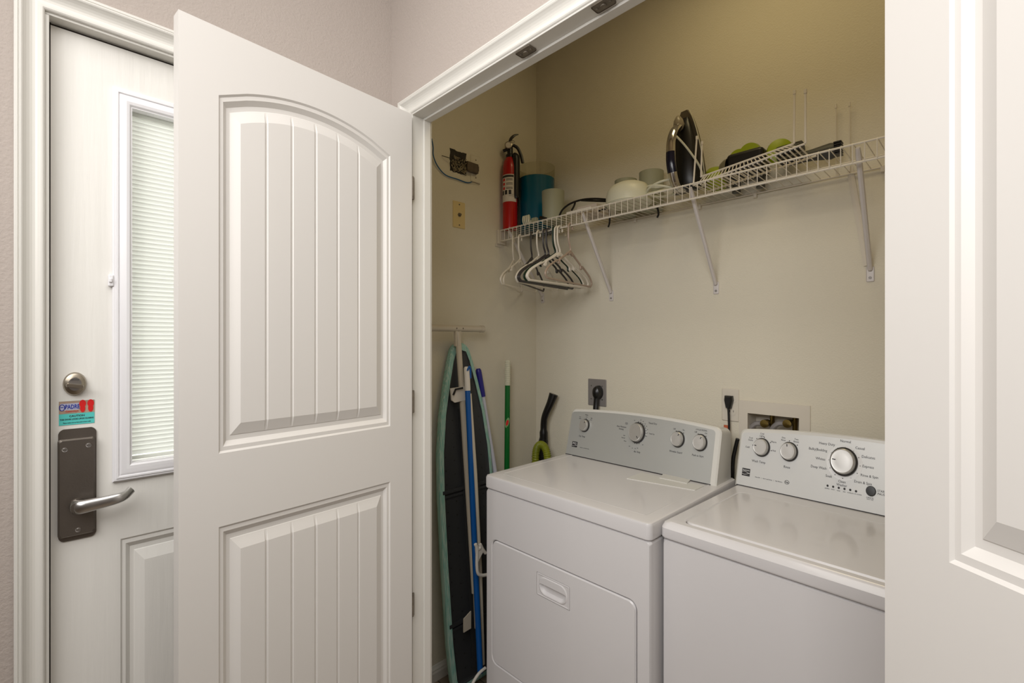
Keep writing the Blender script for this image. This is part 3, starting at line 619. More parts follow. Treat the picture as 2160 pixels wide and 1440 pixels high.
# ---- washer
wa = appliance('washing_machine', 'white top-loading washing machine with a pale silver console, beside the right door', (-.6215, 1.165, 0), math.radians(-1.8))
b = NB(); rr3(b, [(0, .647, .02, ZS-.002, .010, -.56), (0, .647, .02, ZS-.002, .010, -.012), (.005, .642, .024, ZS-.007, .010, -.003)], Mfr, cap0=True)
mk('cabinet', b, enamel, wa, smooth=True, local=True, angle=.5)
b = NB()
lx0, lx1, ly0, ly1 = .045, .602, .030, .400
rr3(b, [(-.001, .648, -.001, .585, .014, ZS+.001), (-.002, .649, -.004, .585, .014, ZS+.006), (-.002, .649, -.005, .585, .016, ZD-.016), (.002, .645, .002, .585, .016, ZD-.005), (.010, .637, .010, .585, .016, ZD), (lx0-.004, lx1+.004, ly0-.004, ly1+.004, .028, ZD), (lx0-.001, lx1+.001, ly0-.001, ly1+.001, .026, ZD-.004), (lx0-.001, lx1+.001, ly0-.001, ly1+.001, .026, ZD-.012)], Matrix(), cap0=True)
mk('top_deck', b, enamel, wa, smooth=True, local=True, angle=.5)
b = NB(); g_ = .001
rr3(b, [(lx0+g_, lx1-g_, ly0+g_, ly1-g_, .026, ZD-.011), (lx0+g_, lx1-g_, ly0+g_, ly1-g_, .026, ZD-.002), (lx0+.004, lx1-.004, ly0+.004, ly1-.004, .024, ZD+.002), (lx0+.014, lx1-.014, ly0+.016, ly1-.012, .018, ZD+.003)], Matrix(), cap0=True)
mk('lid', b, enamel, wa, smooth=True, local=True, angle=.5)
MW, fw = console(wa, .640, .468, .58, ZD-.001, .186, .022, silver_w, .007, .008, .26, .012)
r1 = .0265
kA = K(wa, MW, 1603, 942, r1, .020, math.radians(82)); kB = K(wa, MW, 1661, 951, r1, .020, math.radians(10)); kC = K(wa, MW, 1776, 972, .0365, .024, math.radians(86))
Q = on_face(wa, MW, 1781, 976)
b = NB(); lathe(b, [(.035, .0008), (.035, .0013), (.051, .0013), (.051, .0008)], MW @ T(Q[0], Q[1], 0) @ Matrix.Diagonal((.86, 1, 1, 1)), 48); mk('dial_ring', b, mat('white_dial_ring', (236, 236, 236), .4), fw, local=True, label='white dial ring')
tb = NB()
for s, px, py, sz in (('Wash Temp', 1600.5, 973.5, .0148), ('Cold', 1577, 942.5, .0115), ('Cool\nDarks', 1584, 925.5, .0105), ('Cool\nLights', 1608, 917, .0105), ('Warm', 1632, 932, .0115), ('Hot', 1633, 950.5, .0115),
                      ('Rinse', 1660, 985, .0150), ('One\nRinse', 1653, 925.5, .0105), ('Two\nRinses', 1680, 929, .0105),
                      ('Normal', 1784, 931, .0150), ('Heavy Duty', 1744.5, 936, .0150), ('Bulky|Bedding', 1725.5, 948, .0150), ('Whites', 1731, 967.5, .0150), ('Deep Wash', 1727, 985.5, .0150), ('Soak', 1748.5, 1004, .0150), ('Clean\nWasher', 1776, 1019.5, .0140),
                      ('Casual', 1814.5, 945.5, .0150), ('Delicates', 1832, 964.5, .0150), ('Express', 1831.5, 984.5, .0150), ('Rinse & Spin', 1834, 1004.5, .0142), ('Drain & Spin', 1820.5, 1018, .0142),
                      ('START', 1860.5, 1036.5, .0120), ('PAUSE', 1860.5, 1043, .0120), ('CANCEL', 1835.5, 1050, .0080), ('HOLD 3 SEC', 1835.5, 1053.5, .0050),
                      ('SENSING', 1745, 1030, .0055), ('WASH', 1757, 1032.2, .0055), ('RINSE', 1769, 1034.8, .0055), ('SPIN', 1781, 1037.2, .0055), ('COMPLETE', 1794, 1039.6, .0055), ('LID LOCKED', 1810, 1042.6, .0055),
                      ('Series 500    |    Super Load Sensing    |    High Efficiency', 1621, 1011, .0062)):
    W(wa, MW, s, px, py, sz)
ticks(tb, MW, Q, .0445, [0, 32, 62, 92, 122, 152, 182, 212, 242, 272, 302, 332]); ticks(tb, MW, kA, .0335, [-85, -40, 8, 55, 100]); ticks(tb, MW, kB, .0335, [-5, 45])
p = on_face(wa, MW, 1660, 1017)
tube(tb, [MW @ Vector((p[0]+.0062*math.cos(k*PI/12), p[1]+.0056*math.sin(k*PI/12), .001)) for k in range(24)], .0006, 5, True); text(tb, 'he', .0088, MW @ T(p[0], p[1], .001), bold=.0002)
mk('lettering', tb, ink, fw, local=True)
for px, py in ((1746, 1024), (1757.8, 1026.3), (1769.6, 1028.6), (1781.6, 1030.8), (1793.8, 1033), (1806, 1035.8)):
    p = on_face(wa, MW, px, py); b = NB(); disc(b, MW @ T(p[0], p[1], .0008) @ Matrix.Diagonal((.82, 1, 1, 1)), .0032, .0012, 14); mk('indicator_light', b, ink, fw, local=True)
p = on_face(wa, MW, 1837.5, 1035.5); b = NB(); lathe(b, [(.0140, 0), (.0140, .003), (.0125, .006), (0, .0065)], MW @ T(p[0], p[1], .0008) @ Matrix.Diagonal((.82, 1, 1, 1)), 28); mk('start_button', b, black, wa, smooth=True, local=True)
logo(wa, fw, MW, 1566.5, 986, 1581.5, 1005)
for x in (.08, .567):
    for y in (.06, .5): b = NB(); lathe(b, [(.018, 0), (.018, .012), (.008, .014), (.008, .03), (0, .03)], T(x, y, 0), 12); mk('foot', b, black, wa, local=True)

# ------------------------------------------------------------------ ironing board
ib = thing('ironing_board', 'ironing board in an aqua cover leaning on end against the closet side wall', 'ironing board', (-1.49, 1.266, 0))
Pt = Vector((-1.615, 1.266, 1.415)); Pbm = Vector((-1.495, 1.266, .03)); sd = (Pbm-Pt).normalized(); Ln = (Pbm-Pt).length; yv = Vector((0, 1, 0)); nv = Vector((-sd.z, 0, sd.x)).normalized()
if nv.x < 0: nv = -nv
HWp = [(0, .0), (.004, .018), (.012, .032), (.03, .047), (.08, .064), (.17, .088), (.30, .118), (.45, .138), (.62, .145), (.9, .145), (1.2, .140), (1.34, .130), (Ln-.012, .118), (Ln, .10)]
def board_outline(ins=0):
    L = []; pr = [(s, max(.0, h-ins)) for s, h in HWp]
    pr[0] = (pr[0][0]+ins*1.3, 0); pr = [pr[0]]+[(max(s, ins*1.3+.004*i), h) for i, (s, h) in enumerate(pr[1:], 1)]
    pr = [(min(s, Ln-ins), h) for s, h in pr]
    for s, h in pr: L.append((s, h))
    for s, h in pr[:0:-1]: L.append((s, -h))
    return L
BF = lambda s, y, h: Pt+sd*s+yv*y+nv*h
b = NB(); loft(b, [(board_outline(.012), -.020), (board_outline(.002), -.018), (board_outline(0), -.010), (board_outline(0), .006), (board_outline(.003), .010), (board_outline(.012), .0115), (board_outline(.021), .0118)], BF, cap0=True, cap1=False)
mk('board_cover', b, cover, ib, smooth=True, angle=1.2, label='aqua striped cloth cover')
b = NB(); loft(b, [(board_outline(.0215), .0105), (board_outline(.026), .005), (board_outline(.034), .003)], BF)
for y in (-.028, .050):
    box(b, 0, 1, 0, 1, 0, 1, M=basis(BF(.28, y, .003), sd*1.05, yv*.016, nv*.006))
for s in (.60, 1.12): box(b, 0, 1, 0, 1, 0, 1, M=basis(BF(s, -.132, .003), sd*.014, yv*.264, nv*.010)); box(b, 0, 1, 0, 1, 0, 1, M=basis(BF(s+.022, -.132, .003), sd*.010, yv*.264, nv*.007))
for i in range(24):
    for y in (-.105, -.06, .01, .085, .12):
        s = .14+i*.055+(0.02 if y in (-.06, .085) else 0); hw = [h for q, h in HWp if q <= s][-1]
        if abs(y) < hw-.03 and s < Ln-.05: disc(b, basis(BF(s, y, .0025), sd, yv, nv), .0028, .001, 8, 1)
mk('underside_pan', b, [charcoal, black], ib, label='charcoal perforated steel underside')
# foot bar and leg tubes
zb = 1.475; xb = -1.588
b = NB(); tube(b, [(xb, 1.098, zb), (xb, 1.377, zb)], .0140, 16); fb_ = mk('foot_bar', b, tan_m, ib, smooth=True)
for y0, y1 in ((1.094, 1.108), (1.360, 1.380)):
    b = NB(); tube(b, [(xb, y0, zb), (xb, y1, zb)], .0152, 16); mk('end_cap', b, tan_m, fb_, smooth=True, angle=.5)
for y in (1.222, 1.256): b = NB(); disc(b, basis((xb+.0135, y, zb), (0, 1, 0), (0, 0, 1), (1, 0, 0)), .003, .0015, 8); mk('rivet', b, bronze, fb_)
b = NB(); box(b, xb-.006, xb+.008, 1.221, 1.233, zb-.075, zb-.008, .001); box(b, xb-.006, xb+.008, 1.240, 1.251, zb-.05, zb-.008, .001); mk('yoke', b, tan_m, ib)
lt = at('x', xb+.004, 966.5, 715); lm = at('x', -1.545, 985, 1000); lb_ = at('x', -1.475, 1001, 1250); le = at('x', -1.470, 1004, 1325)
b = NB(); tube(b, [Vector((xb, 1.238, zb-.014)), lt, lm, lb_], .0122, 12); tube(b, [lb_, le], .0085, 12, flat=.5); mk('leg', b, tan_m, ib, smooth=True)
b = NB(); tube(b, [at('x', -1.53, 991, 830), at('x', -1.48, 1003, 1000), at('x', -1.45, 1013, 1200), at('x', -1.44, 1019, 1400)], .0075, 10); mk('leg', b, tan_m, ib, smooth=True)
b = NB(); q0 = at('x', -1.44, 987, 1310); q1 = at('x', -1.44, 1000, 1332)
loft(b, [([(q0.y-.006, q1.z+.004), (q1.y, q1.z+.006), (q1.y, q0.z+.02), (q0.y-.006, q0.z+.003)], 0), ([(q0.y-.006, q1.z+.004), (q1.y, q1.z+.006), (q1.y, q0.z+.02), (q0.y-.006, q0.z+.003)], .004)], lambda p, q, h: Vector((-1.462+h, p, q))); mk('leg_bracket', b, tan_m, ib)
h0, h1 = at('x', -1.555, 951, 819), at('x', -1.555, 985, 846)
b = NB(); loft(b, [([(h0.y, h0.z), (h1.y, h0.z+.004), (h1.y, h1.z+.006), (h0.y+.02, h1.z+.000), (h0.y+.006, h1.z+.010)], 0), ([(h0.y, h0.z), (h1.y, h0.z+.004), (h1.y, h1.z+.006), (h0.y+.02, h1.z), (h0.y+.006, h1.z+.010)], .008)], lambda p, q, h: Vector((-1.562+h, p, q))); mk('height_catch', b, wpl, ib)
b = NB(); tube(b, [at('x', -1.545, 956, 833), at('x', -1.545, 961, 821), at('x', -1.545, 976, 818)], .0042, 8); mk('height_lever', b, black, ib, smooth=True)

# ------------------------------------------------------------------ mops and brooms
def pole(name, label, cat, a_, c_, r, m, grip_len, grip_r, grip_m, grip_prof=None):
    a_, c_ = Vector(a_), Vector(c_); ax = (c_-a_).normalized(); L = (c_-a_).length
    t = thing(name, label, cat, c_)
    b = NB(); tube(b, [a_+ax*(grip_len-.01), c_], r, 14); mk('pole', b, m, t, smooth=True)
    b = NB(); pr = grip_prof or [(0, .6), (.06, .95), (.15, 1), (.9, 1), (1, .96)]
    ex = ax.orthogonal().normalized(); Q = basis(a_, ex, ax.cross(ex), ax)
    lathe(b, [(0, 0)]+[(grip_r*k, grip_len*s) for s, k in pr]+[(0, grip_len)], Q, 16); mk('grip', b, grip_m, t, smooth=True)
    return t, ax
pa, pb2 = at('x', -1.545, 984, 773), at('x', -1.400, 1013, 1418)
t, ax = pole('spray_mop', 'blue mop pole with a white tip, leaning across the ironing board', 'mop', pa, pb2, .0115, blue, .10, .0125, wpl)
b = NB(); m_ = pa+ax*.018; tube(b, spline([m_+Vector((.012, -.006, .002)), m_+Vector((.013, .003, .018)), m_+Vector((.012, .010, .008)), m_+Vector((.012, .011, -.03))], 5), .004, 8); mk('hang_loop', b, blue, t, smooth=True, label='blue hanging loop')
b = NB(); c0_ = at('x', -1.40, 1006, 1150); c1_ = at('x', -1.40, 1028, 1215)
tube(b, spline([at('x', -1.40, 1003, 1147), at('x', -1.40, 1006, 1160), at('x', -1.40, 1006, 1190), at('x', -1.40, 1008, 1208), at('x', -1.40, 1016, 1213), at('x', -1.40, 1026, 1212)], 5), .0065, 10)
tube(b, spline([at('x', -1.40, 1003, 1148), at('x', -1.40, 1009, 1158), at('x', -1.40, 1013, 1153), at('x', -1.40, 1013, 1148), at('x', -1.40, 1018, 1158), at('x', -1.40, 1024, 1166)], 5), .0065, 10)
loft(b, [([(x_.y, x_.z) for x_ in (at('x', -1.40, 1003, 1156), at('x', -1.40, 1013, 1156), at('x', -1.40, 1018, 1163), at('x', -1.40, 1010, 1178), at('x', -1.40, 1006, 1190))], h) for h in (-.004, .004)], lambda p, q, h: Vector((-1.40+h, p, q)), cap0=True)
mk('trigger_bracket', b, wpl, t, smooth=True, angle=.7)
b = NB(); e0 = pb2; lathe(b, [(0, .07), (.02, .065), (.05, .04), (.058, .012), (.055, 0), (0, 0)], T(e0.x, e0.y+.01, .001) @ Matrix.Diagonal((1, 1.25, 1, 1)), 24); mk('mop_head', b, wpl, t, smooth=True)
b = NB(); tube(b, spline([at('x', -1.37, 995, 1445), at('x', -1.37, 1003, 1430), at('x', -1.37, 1012, 1418), at('x', -1.37, 1024, 1408)], 5), .0055, 8); mk('head_rim', b, wpl, t, smooth=True)
pa, pb2 = at('x', -1.628, 1008.5, 777), at('x', -1.46, 1109, 1391); pb2.z = .012
pole('mop', 'white mop pole with a navy blue grip, leaning behind the ironing board', 'mop', pa, pb2, .0105, lilac, .128, .0135, navy)
pa, pb2 = at('x', -1.610, 1071, 759), at('x', -1.55, 1066, 1340); pb2.z = .012
gp = []
for k in range(12): gp += [(.08+k*.075, 1), (.08+k*.075+.05, .86)]
t, ax = pole('broom', 'green broom pole with a ribbed white grip, in the corner left of the vacuum wand', 'broom', pa, pb2, .0125, green, .125, .0145, cream_pl, [(0, .55), (.03, .85)]+gp)
sp = pa+ax*((pa.z-1.043)/abs(ax.z)); cn = Vector((-sp.x, -sp.y, 0)).normalized(); sp = sp+cn*.0105; ce = Vector((0, 0, 1)).cross(cn)
b = NB(); Q = basis(sp, ce, Vector((0, 0, 1)), cn)
loft(b, [([(.0085*math.cos(k*PI/12), .024*math.sin(k*PI/12)) for k in range(24)], h) for h in (-.002, .003)], lambda p, q, h: Q @ Matrix.Rotation(-.25, 4, 'Z') @ Vector((p, q, h))); lb2 = mk('pole_label', b, mat('pale_green_sticker', (120, 170, 110), .5), t)
b = NB(); loft(b, [([(.006*math.cos(k*PI/12), .014*math.sin(k*PI/12)) for k in range(24)], h) for h in (.003, .0034)], lambda p, q, h: Q @ Matrix.Rotation(-.25, 4, 'Z') @ Vector((p, q, h))); mk('label_print', b, ink_red, lb2)
# vacuum wand
v = thing('vacuum_wand', 'black vacuum wand with a lime corrugated hose, between dryer and back wall', 'vacuum hose', (-1.5, 1.70, .5))
YV = 1.735
b = NB(); pts = spline([at('y', YV+.02, 1168, 831), at('y', YV+.01, 1161, 850), at('y', YV, 1150, 876), at('y', YV, 1147, 895), at('y', YV, 1147, 925)], 6); n = len(pts)
tube(b, pts, [.0225-.0065*math.sin(min(1, i/n*1.6)*PI/2)+(.004 if i > n-5 else 0) for i in range(n)], 14)
tube(b, [at('y', YV, 1147, 918), at('y', YV, 1146, 930), at('y', YV, 1147, 985), at('y', YV, 1148, 1060)], [.017, .024, .021, .019], 14)
mk('wand_handle', b, black, v, smooth=True)
b = NB(); pts = spline([at('y', YV-.03, 1129, 1040), at('y', YV-.03, 1129.5, 990), at('y', YV-.03, 1130, 958), at('y', YV-.03, 1134, 943), at('y', YV-.03, 1141, 937.5), at('y', YV-.03, 1149, 943), at('y', YV-.035, 1154, 958), at('y', YV-.04, 1156, 985), at('y', YV-.05, 1159, 1040)], 22)
tube(b, pts, [.0178+.0018*math.sin(i*1.45) for i in range(len(pts))], 14); mk('corrugated_hose', b, olive, v, smooth=True, angle=2)

# ------------------------------------------------------------------ wire shelf
ZSH = H+.522; YSF = 1.527; XS0, XS1 = -1.632, .12
sh = thing('wire_shelf', 'long white ventilated wire shelf across the back wall above the machines', 'shelf', ((XS0+XS1)/2, YB, ZSH))
b = NB()
for y, z in ((YSF, ZSH), (YSF, ZSH-.050), (YB-.008, ZSH), ((YSF+YB)/2, ZSH-.004)): tube(b, [(XS0, y, z), (XS1, y, z)], .0030, 8)
mk('long_rods', b, white_m, sh, smooth=True)
b = NB(); x = XS0+.004
while x < XS1:
    tube(b, [(x, YB-.006, ZSH+.003), (x, YSF, ZSH+.003), (x, YSF-.003, ZSH-.002), (x, YSF-.003, ZSH-.050)], .00135, 5); x += .0262
mk('cross_wires', b, white_m, sh)
b = NB(); box(b, XL+.0005, XL+.016, YSF-.012, YSF+.036, ZSH-.062, ZSH+.004, .002); box(b, XL+.0005, XL+.004, YSF-.02, YSF+.02, ZSH-.075, ZSH-.06, .001); mk('end_bracket', b, plate_w, sh)
def brk(px_top, px_bot, py_bot, wdt=.016, yoff=0):
    tp = at('y', YSF, px_top[0], px_top[1]); bt = at('y', YB, px_bot, py_bot); xx = (tp.x+bt.x)/2
    b = NB(); r = .010
    A = Vector((tp.x, YSF+.004, ZSH-.010)); B = Vector((bt.x, YB-.006, bt.z+.022))
    tube(b, [A, A+(B-A)*.05, A+(B-A)*.95, B], [.007, .0095, .0095, .009], 8, flat=.75)
    box(b, bt.x-.010, bt.x+.010, YB-.0035, YB, bt.z-.016, bt.z+.030, .003)
    o = mk('support_bracket', b, bracket_m, sh, smooth=True, angle=.5)
    b = NB(); disc(b, basis((bt.x, YB-.0035, bt.z-.004), (1, 0, 0), (0, 0, 1), (0, -1, 0)), .0042, .002, 10); mk('screw', b, grey_pl, o)
brk((1072, 492), 1145, 632); brk((1228, 456), 1290, 627); brk((1455, 402), 1511, 611); brk((1809, 310), 1836, 583)
b = NB(); B0 = at('y', YB-.004, 1792, 352); B1 = at('y', YB-.004, 1829, 560); tube(b, [B0, B1], .0085, 4, flat=.3); mk('wall_strut', b, plate_w, sh)
for px, py in ((1195, 492), (1342, 456), (1478, 429), (1595, 408), (1863, 352)):
    p = at('y', YB, px, py); b = NB(); box(b, p.x-.005, p.x+.005, YB-.014, YB, ZSH-.016, ZSH+.004, .002); mk('wall_clip', b, white_m, sh)

ZS3 = ZSH+.0045                                # top of the wires
# ------------------------------------------------------------------ things on the shelf
# fire extinguisher
fx, fy = -1.605, 1.562
fe = thing('fire_extinguisher', 'red fire extinguisher with a white instruction label, at the left end of the shelf', 'fire extinguisher', (fx, fy, ZS3))
Rf = .0345
b = NB(); lathe(b, [(0, 0), (Rf*.95, 0), (Rf, .006), (Rf, .285), (Rf*.97, .300), (Rf*.82, .322), (Rf*.55, .338), (.014, .345), (.014, .352), (0, .352)], T(fx, fy, ZS3), 32); mk('cylinder', b, red, fe, smooth=True)
def arc_band(bm, R, z0, z1, a0, a1, M, th=.0006, n=20):
    V = []
    for k in range(n+1):
        t = a0+(a1-a0)*k/n; V.append([bm.verts.new(M @ Vector((rr*math.cos(t), rr*math.sin(t), z))) for rr, z in ((R, z0), (R, z1), (R+th, z1), (R+th, z0))])
    for A, B in zip(V, V[1:]):
        for j in range(4): bm.faces.new((A[j], A[(j+1) % 4], B[(j+1) % 4], B[j]))
    bm.faces.new(V[0]); bm.faces.new(V[-1][::-1])
vd = math.atan2(-fy, -fx)                     # direction towards the viewer's side
b = NB(); arc_band(b, Rf, .125, .252, vd-1.5, vd+1.0, T(fx, fy, ZS3)); lab = mk('instruction_label', b, paper, fe, smooth=True, angle=.8)
b = NB(); arc_band(b, Rf+.0006, .238, .248, vd-1.35, vd+.5, T(fx, fy, ZS3), .0003)
for z_ in (.150, .1575): arc_band(b, Rf+.0006, z_, z_+.001, vd-.2, vd+.8, T(fx, fy, ZS3), .0003)
for a1 in (-1.1, -.55, 0): arc_band(b, Rf+.0006, .158, .178, vd+a1-.19, vd+a1+.16, T(fx, fy, ZS3), .0003, 4)
for z_ in (.229, .2235, .209, .2035, .189, .1835): arc_band(b, Rf+.0006, z_, z_+.0022, vd-.55, vd+.35, T(fx, fy, ZS3), .0003, 6)
mk('label_print', b, ink, lab)
b = NB()
for z_ in (.222, .202, .182): arc_band(b, Rf+.0006, z_, z_+.012, vd-1.15, vd-.75, T(fx, fy, ZS3), .0003, 6)
mk('label_symbols', b, ink_red, lab)
b = NB(); sx_ = Vector((.7003, .7137, 0)); fw_ = Vector((.7138, -.7004, 0))    # across / towards the hall
fo = Vector((fx, fy, ZS3))
def lp3(a_, z_, o_=0): return fo+sx_*a_+fw_*o_+Vector((0, 0, z_))
lathe(b, [(.019, .338), (.020, .352), (.014, .356), (.013, .395), (0, .396)], T(fx, fy, ZS3), 20)
tube(b, [lp3(.0, .384), lp3(-.033, .372)], .0075, 10)
tube(b, spline([lp3(-.004, .41), lp3(.006, .432), lp3(.022, .446), lp3(.040, .450)], 5), [.008, .008, .0085, .009, .010, .010, .010, .010, .0095, .009, .008, .007, .006, .005, .004, .003][:16], 8, flat=.6)
mk('valve_head', b, black, fe, smooth=True)
b = NB(); tube(b, spline([lp3(.014, .400), lp3(.036, .385), lp3(.052, .350), lp3(.060, .315)], 6), .0075, 8, flat=.7); mk('lever_handle', b, black, fe, smooth=True)
b = NB(); Q = basis(lp3(-.008, .392, .018), sx_, (0, 0, 1), fw_); lathe(b, [(.017, -.006), (.017, .004), (.014, .005), (.014, .003), (0, .003)], Q, 24); g_ = mk('pressure_gauge', b, nickel, fe, smooth=True)
b = NB(); disc(b, Q @ T(0, 0, .003), .013, .0008, 20); mk('gauge_face', b, paper, g_)
b = NB(); tube(b, [lp3(.012+.010*math.cos(k*PI/8), .412+.005*math.sin(k*PI/8), .010) for k in range(16)], .0014, 6, True); mk('pull_pin', b, nickel, fe, smooth=True)
b = NB(); tube(b, spline([lp3(.016, .352, .012), lp3(.026, .338, .014), lp3(.028, .31, .014), lp3(.028, .17, .014), lp3(.030, .145, .012)], 6), [.010+.0085*min(1, i/6)-(.006 if i > 22 else 0) for i in range(25)], 14); mk('hose_nozzle', b, black, fe, smooth=True)

def lathe_thing(name, label, cat, x, y, prof, m, seg=40, grp=None):
    b = NB(); lathe(b, prof, Matrix(), seg); o = mk(name, b, m, smooth=True, angle=.6); o.location = (x, y, ZS3); tag(o, label, cat, grp); return o
def cup(R, h, t=.002, base=.94): return [(0, 0), (R*base, 0), (R*base+.001, .002), (R, h), (R-t, h), (R*base-t, t+.001), (0, t+.001)]
bk = thing('tumbler', 'large teal tumbler with a clear rim, behind the fire extinguisher', 'bucket', (-1.553, 1.690, ZS3))
b = NB(); lathe(b, [(0, 0), (.080, 0), (.082, .002), (.0865, .252), (.084, .252), (.079, .003), (0, .003)], bk.matrix_basis, 48); mk('body', b, teal, bk, smooth=True)
b = NB(); lathe(b, [(.0866, .250), (.0885, .310), (.0870, .3112), (.0850, .252)], bk.matrix_basis, 48); mk('rim', b, clear_pl, bk, smooth=True, label='clear plastic rim')
lathe_thing('frosted_cup', 'frosted cup standing right of the teal tumbler', 'cup', -1.375, 1.605, cup(.050, .137), frost)
p = at('y', 1.742, 1320, 380); lathe_thing('frosted_jar', 'shorter frosted jar behind the white dome on the shelf', 'jar', p.x, 1.742, cup(.046, .150), frost)
p = at('y', 1.735, 1374, 380); lathe_thing('frosted_jar', 'taller frosted jar left of the steam iron, near the wall', 'jar', p.x, 1.735, cup(.048, .152), frost)
# white dome
p = at('y', 1.606, 1326, 410)
dm = thing('domed_plastic_bowl', 'cream white domed plastic bowl, upside down in front of two frosted jars', 'bowl', (p.x, 1.606, ZS3))
b = NB(); lathe(b, [(0, 0), (.078, 0), (.080, .003), (.081, .028), (.076, .052), (.062, .070), (.042, .080), (.020, .084), (0, .085)], T(p.x, 1.606, ZS3) @ Matrix.Diagonal((1.10, 1, 1.04, 1)), 48); mk('shell', b, cream_pl, dm, smooth=True, angle=1)
b = NB(); tube(b, [(p.x+.0895*math.cos(t*PI/24), 1.606+.0815*math.sin(t*PI/24), ZS3+.006) for t in range(48)], .002, 6, True); mk('rim', b, cream_pl, dm, smooth=True)
# coil of white rings
cl = thing('white_cord_coil', 'small coil of white cord at the shelf edge, in front of the teal tumbler', 'cord', tuple(at('y', 1.545, 1110, 470).to_2d())+(ZS3,))
cx, cy = cl.location.x, 1.548
b = NB(); pts = []
for k in range(96):
    t = k/96*8*PI; pts.append((cx-.022+k/96*.044, cy-.0+.012*math.cos(t)*.6, ZS3+.022+.0185*math.sin(t)))
tube(b, pts, .0036, 8); mk('coil', b, cream_pl, cl, smooth=True)
b = NB(); box(b, cx+.030, cx+.060, cy-.004, cy+.014, ZS3+.001, ZS3+.024, .003); mk('plug', b, frost, cl)
b = NB(); q = at('y', 1.56, 1146, 468); tube(b, spline([(q.x-.02, 1.56, ZS3+.022), (q.x, 1.56, ZS3+.016), (q.x+.022, 1.555, ZS3+.006)], 5), .0075, 8, flat=.7)
o = mk('cable_end', b, black, smooth=True); tag(o, 'black cable end lying beside the white coil on the shelf', 'cable')
# router / white box with black cord
x0, x1 = at('y', 1.585, 1216, 440).x, at('y', 1.585, 1258, 430).x
wb = thing('power_adapter', 'flat pinkish white adapter box with a black cord arching over it', 'adapter', ((x0+x1)/2, 1.61, ZS3))
b = NB(); box(b, x0, x1, 1.585, 1.68, ZS3, ZS3+.034, .003); mk('case', b, mat('pinkish_white_plastic', (196, 184, 172), .5), wb, smooth=True, angle=.5)
b = NB(); tube(b, spline([at('y', 1.57, 1179, 458), at('y', 1.58, 1186, 443), at('y', 1.60, 1202, 430), at('y', 1.62, 1226, 421.5), at('y', 1.63, 1252, 419), at('y', 1.64, 1282, 421), at('y', 1.65, 1300, 426)], 8), .0042, 8)
tube(b, spline([at('y', 1.62, 1226, 422.5), at('y', 1.63, 1252, 423.5), at('y', 1.64, 1284, 424.5)], 6), .0042, 8); tube(b, spline([at('y', 1.61, 1214, 424), at('y', 1.60, 1211, 434), at('y', 1.585, 1206, 443)], 5), .004, 8)
mk('cord', b, black, wb, smooth=True)
b = NB(); A, B = at('y', 1.55, 1198, 450), at('y', 1.545, 1248, 435); box(b, A.x, B.x, 1.538, 1.562, ZS3, ZS3+.009, .002); o = mk('plastic_strip', b, wpl); tag(o, 'thin white plastic strip on the shelf edge before the adapter box', 'strip')
# hanging black straps
for i, (P_, lab_) in enumerate(((((1258, 459, 1.60), (1272, 456, 1.60), (1284, 457, 1.60), (1286, 466, 1.60), (1283, 479, 1.60)), 'short black strap end hanging below the shelf, left one under the white dome'),
                               (((1350, 448, 1.70), (1372, 443, 1.70), (1384, 443, 1.70), (1389, 450, 1.70), (1386, 459, 1.70)), 'curled black strap end hanging below the shelf, just right of the white dome'))):
    b = NB(); pts = [at('y', q[2], q[0], q[1]) for q in P_]
    for q in pts[:3]: q.z = ZS3+.004
    for q in pts[3:]: q.z = min(q.z, ZSH-.012)
    tube(b, spline(pts, 6), .0042, 6, flat=.6); o = mk('strap', b, black, smooth=True); tag(o, lab_, 'strap')

# steam iron
p = at('y', 1.64, 1448, 384)
ir = thing('steam_iron', 'black and silver steam iron standing on its heel on the shelf', 'iron', (p.x-.004, 1.655, ZS3+.009), math.radians(82)); ir.rotation_euler = (0, math.radians(-9), math.radians(82)); ir.scale = (1.18, 1.12, 1.16)
# local: z up = length of the iron, +x = sole side, -x = handle side, y = width
b = NB(); R = []
SL = .262
def iron_w(t): return .050*(max(0, 1-t**2.3))**.62 if t < 1 else 0
def ringi(z, w_, x0, x1, n=14):
    return [b.verts.new((x0+(x1-x0)*(.5-.5*math.cos(2*PI*k/n)), w_*math.sin(2*PI*k/n), z)) for k in range(n)]
zs = [0, .01, .04, .08, .12, .16, .19, .21, .225]
prof_x = [(-.020, .022), (-.028, .022), (-.030, .022), (-.026, .022), (-.018, .022), (-.008, .022), (-.002, .022), (.006, .022), (.016, .022)]
for z_, (a_, c_) in zip(zs, prof_x): R.append(ringi(z_+.004, max(.004, iron_w(z_/.24)*.94), a_, c_))
for A, B in zip(R, R[1:]):
    for k in range(14): b.faces.new((A[k], A[(k+1) % 14], B[(k+1) % 14], B[k]))
b.faces.new(R[0][::-1]); b.faces.new(R[-1]); mk('body', b, black, ir, smooth=True, local=True, angle=1)
b = NB(); L = []
for k in range(13): t = k/12; L.append((.008+SL*t*.93, iron_w(t*.97)*1.05+.001))
for k in range(12, -1, -1): t = k/12; L.append((.008+SL*t*.93, -iron_w(t*.97)*1.05-.001))
loft(b, [(L, .022), (L, .028), ([(a_, c_*.96) for a_, c_ in L], .033)], lambda z_, y_, h: Vector((h, y_, z_)), cap0=True); mk('soleplate', b, irongrey, ir, local=True)
b = NB(); pts = spline([(-.018, 0, .012), (-.050, 0, .016), (-.064, 0, .05), (-.066, 0, .10), (-.060, 0, .145), (-.044, 0, .178), (-.022, 0, .196), (-.004, 0, .208)], 5); n = len(pts)
tube(b, pts, [.013-.003*abs(i/n-.5) for i in range(n)], 12, flat=1.2); mk('handle', b, chrome, ir, smooth=True, local=True)
